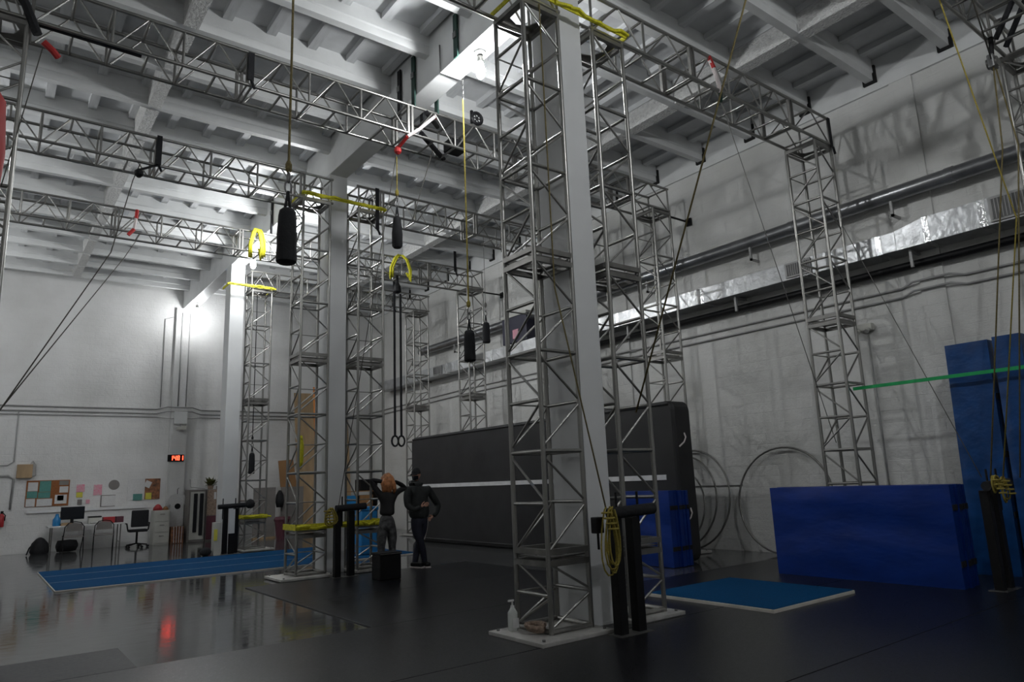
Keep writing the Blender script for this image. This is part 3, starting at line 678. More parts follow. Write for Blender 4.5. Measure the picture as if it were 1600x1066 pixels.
# left-hand ropes, pulleys and slings
rope('rope', [(1.72, 12.2, 6.9), (1.62, 12.1, 6.55), (1.25, 10.9, 4.9), (-.05, 8.6, 2.0)], .008, M_drope, 'dark rope slanting from a small pulley to the open side')
rope('rope', [(2.25, 15.8, 6.75), (1.95, 15.0, 6.1), (-.1, 9.6, 2.05)], .008, M_drope, 'dark rope slanting from the red-slung pulley to the open side')
single('pulley', MB().lathe((1.7, 12.1, 6.62), [(.03, 0), (.07, .04), (.07, .1), (.03, .14)], 10).tube([(1.72, 12.1, 6.76), (2.0, 12.12, 6.93)], .02, 6), M_blackm, (1.7, 12.1, 6.6), 'small black pulley below the truss over the back towers', 'pulley')
t = thing('sling', (2.15, 15.8, 6.8), 'white sling with red ends on the truss above the office corner', 'sling')
part('web', MB().tube([(2.24, 15.82, 7.4), (2.2, 15.78, 7.0)], .03, 6), M_wsl, t); part('red_end', MB().tube([(2.2, 15.78, 7.0), (2.1, 15.8, 6.86)], .04, 6).tube([(2.24, 15.82, 7.45), (2.23, 15.8, 7.25)], .035, 6), M_red, t)
t = thing('sling', (.25, 8.95, 6.55), 'red pulley sling near the tower at the open side', 'sling')
part('red_pulley', MB().tube([(.18, 8.97, 6.72), (.28, 9.0, 6.66), (.34, 9.05, 6.62)], .04, 8), M_red, t); part('rope', MB().tube([(.18, 8.95, 6.62), (-.06, 8.95, 4.85)], .006, 6), M_drope, t)
t = thing('roller_strap', (.0, 8.9, 7.0), 'black strap round the truss corner at the open side tower', 'strap'); part('webbing', MB().tube([(-.3, 8.93, 7.5), (-.02, 8.92, 7.1), (.12, 8.95, 6.78)], .05, 8), M_blackf, t)
part('bar', MB().tube([(.05, 9.02, 6.96), (1.2, 9.02, 6.95)], .035, 8), M_blackf, t)
mb = MB(); mb.lathe((-.2, 6.0, 3.5), [(.08, 0), (.15, .1), (.17, .5), (.14, .9), (.05, 1.05)], 12)
t = thing('silk_bundle', (-.2, 6.0, 3.5), 'red fabric bundle hanging at the open side tower', 'fabric bundle'); part('cloth', mb, M_red, t, True); part('rope', MB().tube([(-.2, 6, 4.5), (-.2, 6, 6.95)], .01), M_drope, t)

# ---------------------------------------------------------------- wall services
t = thing('wall_pipe', (11.8, 10.0, 5.9), 'dark round pipe running along the wall above the foil duct', 'pipe')
part('tube', MB().cyl((11.77, YN + .02, 5.93), (11.77, 20.5, 5.93), .125, 18), M_pipe, t, True)
for y in (1.2, 3.9, 6.6, 9.3, 12.0, 14.7, 17.4, 20.1):
    part('coupling', MB().cyl((11.77, y - .06, 5.93), (11.77, y + .06, 5.93), .135, 18), M_pipe, t, True)
    part('bracket', MB().box((11.72, y + .9, 5.55), (11.76, y + .94, 5.82)).box((11.72, y + .9, 5.55), (11.99, y + .94, 5.59)), M_cond, t)
t = thing('air_duct', (11.75, 10, 4.9), 'silver foil-faced rectangular air duct along the wall below the pipe', 'duct')
dx0 = 11.52
def seg(y0, y1, z0, z1, m=M_foil, name='section', grow=0): return part(name, MB().box((dx0 - grow, y0, z0 - grow), (11.995, y1, z1 + grow), .006), m, t)
seg(YN + .02, 3.5, 4.9, 5.32); seg(3.5, 4.28, 4.9, 5.32)
poly = [(dx0, 4.28, 4.9), (dx0, 4.28, 5.32), (dx0, 4.75, 5.22), (dx0, 4.75, 4.9)]
part('reducer', MB().prism(poly, (.475, 0, 0)), M_foil, t)
for a, b in ((4.75, 6.2), (6.2, 8.6), (8.6, 11.0), (11.0, 13.5), (13.5, 16.0), (16.0, 18.5), (18.5, 21.0), (21.0, 23.2)): seg(a, b, 4.9, 5.22)
for y in (3.5, 4.28, 5.02, 6.35, 8.6, 11, 13.5, 16, 18.5, 21): seg(y - .05, y + .05, 4.9, 5.32 if y < 4.5 else 5.22, M_tape, 'tape_joint', .004)
for y, w, zt in ((2.85, 1.1, 5.3), (6.45, .5, 5.2), (16.62, .5, 5.22), (19.0, .5, 5.2)):
    v = part('vent_grille', MB().box((dx0 - .03, y - w / 2, 4.93), (dx0 - .002, y + w / 2, zt)), M_cond, t)
    n = int(w / .045)
    part('grille_backing', MB().box((dx0 - .034, y - w / 2 + .03, 4.96), (dx0 - .029, y + w / 2 - .03, zt - .03)), M_grille, v)
    mb = MB()
    for k in range(n): yy = y - w / 2 + .04 + (w - .08) * k / max(1, n - 1); mb.box((dx0 - .042, yy - .006, 4.965), (dx0 - .034, yy + .006, zt - .035))
    part('slats', mb, M_cond, v)
for y in (2.2, 4.6, 7.9, 10.8, 13.8, 17.4, 20.2): part('hanger', MB().box((dx0 + .1, y - .02, 4.85), (11.995, y + .02, 4.895)).box((dx0 + .1, y - .02, 4.6), (dx0 + .14, y + .02, 4.85)), M_cond, t)
single('pipe', MB().cyl((11.88, YN + .05, 4.7), (11.88, 12.5, 4.7), .065, 12), M_blackm, (11.88, 5, 4.7), 'long black cylinder hugging the wall below the foil duct', 'pipe', smooth=True)  # plain black cylinder along the wall just under the duct
# conduits along the right wall, bending round the pilaster
def conduit(pts, r, label, group='painted conduits'): return single('conduit', MB().tube(pts, r, 6), M_cond, pts[0], label, 'conduit', group, smooth=True)
for z, lab in ((4.37, 'upper thin conduit along the duct wall below the foil duct'), (4.22, 'lower thin conduit along the duct wall below the foil duct')):
    x = 11.97; pts = [(x, YN + .1, z), (x, 4.0, z), (x - .05, 4.2, z + .06), (x - .05, 4.75, z + .06), (x, 4.95, z)]
    for yp in (11.1, 17.9): pts += [(x, yp - .3, z), (x - .05, yp - .1, z), (x - .05, yp + .5, z), (x, yp + .7, z)]
    pts += [(x, YB - .05, z - .1)]
    conduit(pts, .018, lab)
conduit([(11.97, 5.6, 3.75), (11.97, 5.6, .5)], .015, 'thin vertical conduit below the emergency light')
for y0 in (8.0,): conduit([(11.98, 8.4, 1.25), (11.98, 10.6, 1.25)], .01, 'thin horizontal line low on the wall behind the hoops')
t = thing('emergency_light', (11.9, 5.62, 3.75), 'small beige emergency light box on the duct wall', 'emergency light')
part('case', MB().box((11.86, 5.48, 3.78), (11.99, 5.76, 3.9), .015), M_cab, t); part('head', MB().cyl((11.85, 5.54, 3.8), (11.8, 5.54, 3.75), .04, 10), M_cab, t); part('head', MB().cyl((11.85, 5.7, 3.8), (11.8, 5.7, 3.75), .04, 10), M_cab, t)
t = thing('wall_cabinet', (11.8, 15.0, 5.3), 'dark navy open box with a pink card mounted above the duct', 'wall box')
part('body', MB().box((11.55, 14.4, 5.25), (11.98, 15.5, 5.98), .01), M_navybox, t); part('pink_card', MB().box((11.53, 14.75, 5.35), (11.548, 15.0, 5.6)), M_pink, t); part('lid', MB().box((11.53, 14.38, 5.98), (11.98, 15.52, 6.06)), M_cab, t)
# back wall conduits
yb = YB - .03
for z, dz, lab in ((4.23, .07, 'uppermost conduit along the end wall'), (4.09, .07, 'middle conduit along the end wall'), (3.98, -.05, 'lowest thin conduit along the end wall')):
    pts = [(XL + .1, yb, z), (4.5, yb, z), (4.8, yb - .145, z + dz), (5.55, yb - .145, z + dz), (5.85, yb, z), (9.2, yb, z)]
    conduit(pts, .022 if z > 4 else .014, lab)
conduit([(5.1, YB - .16, 4.3), (5.1, YB - .16, 7.5)], .02, 'thick vertical conduit on the end wall pilaster')
conduit([(5.34, YB - .16, 4.3), (5.34, YB - .16, 7.5)], .016, 'thin vertical conduit on the end wall pilaster')
conduit([(4.85, YB - .03, 7.35), (4.6, YB - .03, 7.25), (4.6, YB - .03, 4.3)], .012, 'thin conduit bent away from the girder end')
conduit([(.84, yb, 4.05), (.84, yb, 2.6), (.7, yb, 2.5), (XL + .2, yb, 2.5)], .016, 'conduit dropping above the breaker box')
conduit([(XL + .2, yb, 2.2), (.75, yb, 2.2), (.88, yb, 2.1), (.86, yb, 1.25)], .03, 'thick grey conduit with an elbow beside the breaker box')
t = thing('junction_box', (5.2, YB - .2, 3.55), 'white junction box with a small lamp head on the end wall pilaster', 'junction box')
part('box', MB().box((5.0, YB - .23, 3.75), (5.4, YB - .141, 4.15), .01), M_conc, t); part('lamp_head', MB().box((5.08, YB - .33, 3.55), (5.36, YB - .2, 3.66), .02), M_cab, t); part('arm', MB().cyl((5.2, YB - .19, 3.75), (5.22, YB - .26, 3.6), .02), M_cond, t)
t = thing('breaker_box', (1.1, YB - .1, 2.1), 'tan breaker box on the end wall above the notice board', 'breaker box')
part('box', MB().box((.93, YB - .13, 2.13), (1.31, YB - .005, 2.52), .01), M_tan, t); part('cable_loop', MB().tube([(1.25, YB - .05, 2.52), (1.3, YB - .05, 2.62), (1.38, YB - .05, 2.5), (1.4, YB - .05, 2.2), (1.2, YB - .05, 2.14)], .012, 6), M_cond, t)
t = thing('fire_extinguisher', (.6, YB - .1, .75), 'red fire extinguisher hanging on the end wall', 'fire extinguisher')
part('cylinder', MB().lathe((.68, YB - .1, .78), [(.06, 0), (.075, .02), (.075, .3), (.03, .37)], 14), M_redp, t, True); part('valve', MB().box((.65, YB - .12, 1.15), (.72, YB - .08, 1.22)), M_blackm, t); part('hose', MB().tube([(.7, YB - .12, 1.18), (.77, YB - .13, 1.1), (.76, YB - .14, .95)], .012), M_blackm, t)

# ---------------------------------------------------------------- LED clock
t = thing('led_clock', (5.12, YB - .17, 2.52), 'red digit LED clock on the end wall pilaster', 'clock')
part('case', MB().box((4.88, YB - .2, 2.54), (5.36, YB - .141, 2.76), .01), M_blackm, t)
SEG = {'1': 'bc', '4': 'fgbc', '8': 'abcdefg', '6': 'afgedc'}
def digit(ch, x, z, w=.075, h=.145, s=.017):
    y0, y1 = YB - .206, YB - .2; mb = MB(); S_ = SEG[ch]
    R_ = {'a': (x, z + h - s, x + w, z + h), 'd': (x, z, x + w, z + s), 'g': (x, z + h / 2 - s / 2, x + w, z + h / 2 + s / 2), 'b': (x + w - s, z + h / 2, x + w, z + h), 'c': (x + w - s, z, x + w, z + h / 2), 'f': (x, z + h / 2, x + s, z + h), 'e': (x, z, x + s, z + h / 2)}
    for c in S_: a = R_[c]; mb.box((a[0], y0, a[1]), (a[2], y1, a[3]))
    return mb
for i, ch in enumerate('1481'): part('digit', digit(ch, 4.95 + .103 * i, 2.58), LED, t)

# ---------------------------------------------------------------- notice boards and papers
yw = YB - .005
def paper(name, x0, x1, z0, z1, m, label, cat='poster', group='papers pinned on the end wall', d=.012):
    return single(name, MB().box((x0, yw - d, z0), (x1, yw, z1)), m, (x0, yw, z0), label, cat, group)
t = thing('notice_board', (1.75, YB, 1.3), 'cork notice board covered with teal and white sheets', 'notice board')
part('cork', MB().box((1.2, yw - .02, 1.3), (2.27, yw, 2.05)), M_cork, t)
for x0, x1, z0, z1, m in ((1.24, 1.48, 1.75, 2.0, M_paper), (1.52, 1.8, 1.72, 2.03, M_teal), (1.23, 1.48, 1.55, 1.74, M_teal), (1.5, 1.8, 1.54, 1.71, M_teal), (1.22, 1.44, 1.31, 1.53, M_paper), (1.48, 1.86, 1.31, 1.52, M_paper), (2.0, 2.24, 1.9, 2.03, M_greybox), (2.02, 2.24, 1.68, 1.86, M_paper), (1.92, 2.22, 1.36, 1.62, M_paper), (1.98, 2.14, 1.45, 1.6, M_teal)):
    part('sheet', MB().box((x0, yw - .026, z0), (x1, yw - .021, z1)), m, t)
paper('poster', 2.45, 2.66, 1.68, 1.9, M_pink, 'pink flower poster above a yellow one'); paper('poster', 2.46, 2.62, 1.52, 1.67, M_yelp, 'small yellow sheet below the pink flower poster')
paper('poster', 2.9, 3.12, 1.57, 1.88, M_pink, 'pink and red flower poster between the dots and the round sign'); paper('poster', 2.5, 2.62, 1.3, 1.46, M_greybox, 'small blue-grey card below the posters'); paper('poster', 2.72, 2.82, 1.33, 1.45, M_pink, 'tiny round pink drawing below the posters')
single('round_sign', MB().lathe((3.44, YB - .012, 1.86), [(.15, 0), (.15, .01)], 24, (0, 1, 0)), M_greybox, (3.44, YB, 1.7), 'round grey emblem sign on the end wall', 'sign')
t = thing('whiteboard', (3.3, YB, 1.2), 'small white board with dark rim lines above the desk', 'whiteboard')
part('panel', MB().box((3.12, yw - .012, 1.22), (3.5, yw, 1.55)), M_paper, t); part('rim', MB().box((3.12, yw - .016, 1.54), (3.5, yw - .0125, 1.56)).box((3.12, yw - .016, 1.21), (3.5, yw - .0125, 1.23)).box((3.1, yw - .016, 1.21), (3.13, yw - .0125, 1.56)), M_greybox, t)
t = thing('notice_board', (4.25, YB, 1.35), 'white notice sheet beside a brown poster with green and yellow notes', 'notice board')
part('sheet', MB().box((3.82, yw - .012, 1.38), (4.3, yw, 2.02)), M_paper, t); part('green_note', MB().box((3.98, yw - .018, 1.36), (4.24, yw - .0125, 1.56)), M_teal, t)
part('brown_poster', MB().box((4.3, yw - .02, 1.38), (4.74, yw, 2.02)), M_brownp, t); part('yellow_note', MB().box((4.33, yw - .026, 1.38), (4.5, yw - .021, 1.58)), M_yelp, t); part('white_note', MB().prism([(4.26, yw - .03, 1.8), (4.42, yw - .03, 1.72), (4.5, yw - .03, 1.9), (4.34, yw - .03, 1.98)], (0, .006, 0)), M_paper, t)
t = thing('white_board_shelf', (1.3, YB, 1.1), 'white cable trough along the end wall under the notice board', 'cable trough')
part('trough', MB().box((1.25, YB - .06, 1.12), (4.4, YB - .005, 1.2)), M_conc, t)

# ---------------------------------------------------------------- office corner
t = thing('folding_table', (2.65, 24.3, 0), 'long white folding table with a monitor and papers on it', 'table')
part('tabletop', MB().box((1.75, 23.95, .705), (3.66, 24.7, .745), .004), M_paper, t)
for x in (1.85, 3.56):
    for y in (24.05, 24.6): part('leg', MB().cyl((x, y, 0), (x, y, .71), .016, 8), M_alud, t)
    part('brace', MB().cyl((x, 24.05, .2), (x, 24.6, .2), .012, 8), M_alud, t)
def folding_chair(x, y, rz, label):
    m = Matrix.Rotation(rz, 3, 'Z'); c = Vector((x, y, 0))
    def T(p): return m @ Vector((p[0] * 1.22, p[1], p[2])) + c
    t = thing('folding_chair', (x, y, 0), label, 'chair', 'folding chairs at the table')
    pts = [T((-.2, -.22, 0)), T((-.2, -.12, .42)), T((-.19, -.2, .72)), T((-.12, -.22, .83)), T((0, -.225, .86)), T((.12, -.22, .83)), T((.19, -.2, .72)), T((.2, -.12, .42)), T((.2, -.22, 0))]
    part('frame', MB().tube(pts, .013, 8), M_blackm, t, True)
    for s in (-1, 1): part('leg', MB().tube([T((s * .2, -.1, .5)), T((s * .2, .24, 0))], .012, 8), M_blackm, t)
    q = [T((-.17, -.2, .6)), T((.17, -.2, .6)), T((.15, -.215, .8)), T((0, -.22, .83)), T((-.15, -.215, .8))]
    part('backrest', MB().prism(q, m @ Vector((0, .02, 0))), M_greybox, t)
    q = [T((-.2, -.15, .43)), T((.2, -.15, .43)), T((.19, .22, .45)), T((-.19, .22, .45))]
    part('seat', MB().prism(q, (0, 0, .025)), M_greybox, t)
    return t
folding_chair(2.32, 23.62, .05, 'grey folding chair at the table in front of the monitor'); folding_chair(3.08, 23.64, -.1, 'grey folding chair at the table in front of the red boxes')
t = thing('office_chair', (3.98, 23.9, 0), 'black swivel office chair between the table and the file cabinet', 'chair')
part('seat', MB().box((3.73, 23.65, .45), (4.23, 23.985, .53), .03), M_blackf, t); part('backrest', MB().box((3.76, 23.58, .6), (4.22, 23.66, 1.08), .03), M_blackf, t); part('stem', MB().cyl((3.98, 23.9, .1), (3.98, 23.9, .45), .03, 10), M_blackm, t)
for s in (-1, 1): part('armrest', MB().tube([(3.98 + s * .27, 23.75, .5), (3.98 + s * .3, 23.8, .7), (3.98 + s * .3, 24.05, .7)], .02, 6), M_blackm, t)
for k in range(5):
    a = k * 2 * PI / 5; l = part('base_arm', MB().tube([(3.98, 23.9, .12), (3.98 + .29 * math.cos(a), 23.9 + .29 * math.sin(a), .07)], .02, 6), M_blackm, t); part('caster', MB().cyl((3.98 + .29 * math.cos(a), 23.76 + .29 * math.sin(a), .032), (3.98 + .29 * math.cos(a), 23.92 + .29 * math.sin(a), .032), .032, 10), M_blackm, l)
t = thing('monitor', (2.45, 24.45, .745), 'dark flat monitor on the folding table', 'monitor')
part('screen', MB().box((2.05, 24.42, .9), (2.65, 24.46, 1.26), .008), M_screen, t); part('stand', MB().box((2.31, 24.44, .745), (2.39, 24.5, 1.0)).box((2.23, 24.38, .745), (2.47, 24.56, .757)), M_blackm, t)
t = thing('desk_bottle', (1.95, 24.15, .745), 'bright blue jug on the folding table', 'jug'); part('body', MB().lathe((1.95, 24.15, .745), [(.09, 0), (.1, .03), (.1, .18), (.05, .26), (.045, .3)], 12), M_bluep, t, True); part('cap', MB().cyl((1.95, 24.15, 1.045), (1.95, 24.15, 1.08), .04), M_bluep, t)
single('paper_stack', MB().box((2.05, 24.0, .745), (2.35, 24.3, .80)).box((2.08, 24.02, .80), (2.3, 24.25, .82)), M_tan, (2.2, 24.1, .745), 'stack of tan papers beside the blue jug', 'paper stack')
t = thing('printer', (3.0, 24.4, .745), 'small black and white printer on the folding table', 'printer'); part('body', MB().box((2.75, 24.25, .745), (3.08, 24.6, .92), .015), M_cab, t); part('lid', MB().box((2.75, 24.25, .92), (3.08, 24.6, .96), .01), M_blackm, t); part('tray', MB().box((2.8, 24.2, .78), (3.04, 24.25, .80)), M_paper, t)
for i, (x, w, m, lab) in enumerate(((3.12, .3, M_redp, 'wide dark red box at the table end'), (3.45, .2, M_maroon, 'narrow maroon box at the table end'),)):
    if w: single('storage_box', MB().box((x, 24.2, .745), (x + w, 24.5, .92), .008), m, (x + w / 2, 24.35, .745), lab, 'box')
t = thing('backpack', (1.6, 24.1, 0), 'dark backpack slumped on the floor by the table', 'bag'); part('sack', MB().lathe((1.6, 24.2, 0), [(.2, 0), (.24, .08), (.2, .3), (.1, .42), (.03, .46)], 12), M_blackf, t, True); part('strap', MB().tube([(1.5, 24.02, .38), (1.35, 23.95, .2), (1.3, 24.0, .02)], .02), M_blackf, t)
single('duffel_bag', MB().lathe((2.0, 24.4, .17), [(.05, 0), (.16, .04), (.17, .35), (.15, .5), (.05, .55)], 12, (1, .1, 0)), M_blackf, (2.2, 24.4, 0), 'black duffel bag under the folding table', 'bag', smooth=True)
t = thing('file_cabinet', (4.75, 24.6, 0), 'beige three-drawer file cabinet against the pilaster', 'cabinet'); part('body', MB().box((4.5, 24.32, 0), (4.95, 24.82, 1.03), .008), M_cab, t)
for k in range(3): d = part('drawer', MB().box((4.52, 24.3, .05 + .325 * k), (4.93, 24.319, .35 + .325 * k), .004), M_cab, t); part('handle', MB().box((4.66, 24.285, .25 + .325 * k), (4.79, 24.3, .27 + .325 * k)), M_alud, d)
single('red_cloth', MB().lathe((4.62, 24.5, 1.03), [(.14, 0), (.13, .08), (.07, .16), (.02, .19)], 9), M_redp, (4.62, 24.5, 1.03), 'heap of red cloth on the file cabinet', 'cloth', smooth=True)
single('tan_cloth', MB().lathe((4.85, 24.55, 1.03), [(.09, 0), (.08, .06), (.03, .11)], 8), M_wood, (4.85, 24.55, 1.03), 'small tan bundle on the file cabinet', 'cloth', smooth=True)
t = thing('tee_shirt', (5.2, 24.75, .5), 'white T-shirt with a black oval print hanging on the pilaster', 'T-shirt')
y = 24.76; poly = [(5.03, y, .48), (5.42, y, .52), (5.42, y, 1.2), (5.5, y, 1.12), (5.58, y, 1.22), (5.42, y, 1.47), (5.3, y, 1.52), (5.22, y, 1.48), (5.14, y, 1.52), (5.02, y, 1.47), (4.87, y, 1.2), (4.95, y, 1.12), (5.03, y, 1.2)]
part('shirt', MB().prism(poly, (0, .05, 0)), M_paper, t); part('print', MB().lathe((5.24, y - .004, 1.12), [(.09, 0), (.09, .003)], 16, (0, 1, 0)), M_blackm, t); part('hanger', MB().tube([(5.22, y + .02, 1.5), (5.22, y + .02, 1.66), (5.26, y + .02, 1.7)], .008), M_blackm, t)
t = thing('wood_crate', (5.2, 24.4, 0), 'brown wooden crate of poles below the hanging T-shirt', 'crate'); part('box', MB().box((5.0, 24.3, 0), (5.36, 24.7, .5), .008), M_brownp, t)
for k in range(4): part('pole', MB().cyl((5.08 + .07 * k, 24.28, .02), (5.06 + .08 * k, 24.27, .55), .012, 6), M_wsl, t)
t = thing('locker', (5.68, 24.5, 0), 'tall grey wardrobe with black garment bags hanging open', 'wardrobe'); part('body', MB().box((5.45, 24.2, 0), (5.95, 24.8, 1.62), .008), M_greybox, t); part('inside', MB().box((5.49, 24.18, .08), (5.91, 24.199, 1.55)), M_cab, t)
for k in range(2): part('garment', MB().box((5.58 + .18 * k, 24.12, .3 - .1 * k), (5.69 + .18 * k, 24.18, 1.5), .02), M_blackf, t)
part('rod', MB().tube([(5.45, 24.2, 1.95), (5.47, 24.15, 1.7), (5.9, 24.15, 1.64)], .012), M_cond, t)
t = thing('tall_cabinet', (6.2, 24.5, 0), 'tall grey-brown cabinet with a plant on top', 'cabinet'); part('body', MB().box((5.98, 24.25, 0), (6.4, 24.8, 1.62), .008), M_greybox, t); part('door', MB().box((6.0, 24.23, .8), (6.38, 24.249, 1.6)), M_brown, t); part('door', MB().box((6.0, 24.23, .05), (6.38, 24.249, .78)), M_maroon, t); part('notice', MB().box((6.2, 24.222, 1.3), (6.27, 24.229, 1.52)), M_paper, t)
t = thing('plant', (6.15, 24.5, 1.62), 'bushy olive-green plant on top of the tall cabinet', 'plant'); rnd = random.Random(3)
part('pot', MB().lathe((6.15, 24.5, 1.62), [(.08, 0), (.1, .12)], 10), M_brown, t)
for k in range(46):
    a = rnd.uniform(0, 6.28); el = rnd.uniform(.1, 1.5); L = rnd.uniform(.15, .36); d = Vector((math.cos(a) * math.cos(el), math.sin(a) * math.cos(el), math.sin(el))); p = Vector((6.15, 24.5, 1.72)); q = p + d * L; s = d.cross(Vector((0, 0, 1))).normalized() * .05; n_ = s.cross(d).normalized() * .006
    mid = p + d * L * .65
    part('leaf', MB().add([p, mid + s, q, mid - s, mid + n_], [(0, 1, 4), (1, 2, 4), (2, 3, 4), (3, 0, 4), (0, 3, 2, 1)]), M_green_leaf, t)
paper('poster', 6.45, 6.72, 1.15, 1.72, M_greybox, 'dark framed poster on the end wall beside the plant cabinet'); 
t = thing('drawer_tower', (6.6, 24.4, 0), 'light drawer tower with lilac and yellow fronts beside the white column', 'drawers'); part('body', MB().box((6.42, 24.2, 0), (6.8, 24.7, 1.0), .008), M_paper, t)
for k, m in enumerate((M_paper, M_greybox, M_yelp)): part('drawer', MB().box((6.44, 24.18, .1 + .3 * k), (6.78, 24.199, .36 + .3 * k)), m, t)
# things around the white column post
t = thing('padded_board', (5.17, 18.4, 0), 'white padded board with a black lower half between the post legs', 'panel'); part('board', MB().box((5.1, 18.44, .5), (5.24, 18.47, 1.08)), M_conc, t); part('lower', MB().box((5.1, 18.44, .012), (5.24, 18.47, .5)), M_blackm, t)
t = thing('stand', (4.85, 18.6, 0), 'pale wooden box stand with a yellow strip beside the post at the white column', 'stand'); part('body', MB().box((4.78, 18.5, 0), (4.95, 18.75, .78), .006), M_cab, t); part('strip', MB().box((4.77, 18.48, .35), (4.85, 18.499, .62)), M_yelp, t)
single('floor_ball', MB().lathe((4.62, 18.6, 0), [(.05, 0), (.12, .04), (.14, .1), (.1, .18), (.03, .2)], 12), M_blackf, (4.62, 18.6, 0), 'black round bundle on the floor by the white column', 'bundle', smooth=True)
single('rope_ball', MB().lathe((5.6, 18.45, 1.08), [(.05, 0), (.11, .05), (.12, .12), (.08, .2), (.02, .23)], 12), M_blackf, (5.6, 18.45, 1.1), 'black rope ball on the crossbar end at the white column', 'bundle', smooth=True)
# storage beyond the white column
t = thing('partition', (7.4, 23.2, 0), 'tall grey office partition panel past the white column', 'partition'); part('panel', MB().box((7.15, 23.2, .05), (7.85, 23.26, 1.6), .006), M_greybox, t); part('base', MB().box((7.15, 23.12, 0), (7.85, 23.34, .05)), M_tan, t)
t = thing('partition', (8.5, 23.2, 0), 'grey office partition panel with a plywood sheet on it', 'partition'); part('panel', MB().box((8.1, 23.4, .05), (8.85, 23.46, 1.6), .006), M_greybox, t); part('base', MB().box((8.1, 23.32, 0), (8.85, 23.54, .05)), M_tan, t)
single('plywood_sheet', MB().prism([(8.1, 23.48, 1.6), (8.65, 23.48, 1.6), (8.5, 23.48, 2.5), (8.0, 23.48, 2.46)], (0, .03, 0)), M_wood, (8.3, 23.5, 1.6), 'tilted plywood sheet standing on the grey partition', 'plywood')
t = thing('trash_bin', (7.75, 22.2, 0), 'dark maroon trash bin between the two partitions', 'bin'); part('body', MB().lathe((7.75, 22.2, 0), [(.18, 0), (.24, .6)], 12), M_maroon, t); part('bag', MB().lathe((7.75, 22.2, .55), [(.25, 0), (.27, .06), (.22, .14)], 12), M_maroon, t)
single('black_jacket', MB().lathe((8.02, 23.3, .95), [(.1, 0), (.14, .2), (.12, .4), (.04, .55)], 9), M_blackf, (8.02, 23.3, .95), 'black jacket hung between the partitions', 'jacket', smooth=True)
single('blue_poster', MB().box((7.0, 23.3, 1.0), (7.5, 23.33, 1.5)), M_paper, (7.2, 23.3, 1.0), 'lilac-white sheet behind the tower at the white column', 'poster')
# tall tan boards and the orange ladder in the far corner
t = thing('tan_boards', (9.0, 22.5, 0), 'tall tan plywood boards leaning in the far corner behind the towers', 'boards')
for k, (x0, x1, h) in enumerate(((8.9, 9.6, 4.9), (9.7, 10.2, 4.6), (10.3, 10.9, 5.0))):
    part('board', MB().prism([(x0, 23.9 + .05 * k, .0), (x1, 23.9 + .05 * k, .0), (x1 - .05, 24.5, h), (x0 - .05, 24.5, h)], (0, .03, 0)), M_tan, t)
t = thing('orange_ladder', (9.2, 22.4, 0), 'orange fibreglass ladder standing in the far corner', 'ladder')
for x in (8.95, 9.35): part('rail', MB().tube([(x, 22.3, 0), (x, 22.9, 4.9)], .03, 6), M_orange, t)
for k in range(15): part('rung', MB().cyl((8.95, 22.3 + .6 * (.25 + .3 * k) / 4.9, .25 + .3 * k), (9.35, 22.3 + .6 * (.25 + .3 * k) / 4.9, .25 + .3 * k), .015, 6), M_alud, t)
t = thing('shelf_unit', (9.8, 21.5, 0), 'dark shelf unit with blue and brown bins behind the towers', 'shelf')
part('frame', MB().box((9.3, 21.3, 0), (9.34, 21.8, 1.7)).box((10.5, 21.3, 0), (10.54, 21.8, 1.7)), M_blackm, t)
for z in (.35, .85, 1.35): part('shelf', MB().box((9.34, 21.3, z), (10.5, 21.8, z + .03)), M_wood, t)
for i, (x, z, m, lab) in enumerate(((9.4, .88, M_bluep, 'blue bin on the middle shelf'), (9.95, .88, M_wood, 'brown box on the middle shelf'), (9.4, .38, M_maroon, 'maroon bin on the lower shelf'), (9.95, 1.38, M_blackm, 'black bin on the top shelf'))): single('storage_bin', MB().box((x, 21.35, z), (x + .45, 21.75, z + .36), .015), m, (x + .22, 21.55, z), lab, 'bin', 'bins on the dark shelf')
t = thing('blue_barrel', (7.1, 14.9, .03), 'tall blue plastic bin standing on the tumbling strip behind the woman', 'bin'); part('body', MB().box((6.9, 14.75, .03), (7.3, 15.15, .98), .03), M_bluep, t); part('lid', MB().box((6.88, 14.73, .98), (7.32, 15.17, 1.06), .02), M_bluep, t)
single('paper_basket', MB().lathe((7.6, 17.0, .03), [(.14, 0), (.2, .9), (.21, .95)], 12), M_cab, (7.6, 17, .03), 'white wire basket stand past the towers', 'basket')
single('yellow_vest', MB().lathe((4.62, 12.4, 1.85), [(.02, 0), (.055, .15), (.06, .42), (.03, .6)], 8), M_yel, (4.62, 12.4, 1.85), 'yellow rag tied inside the tower on the tumbling strip side', 'rag', smooth=True)

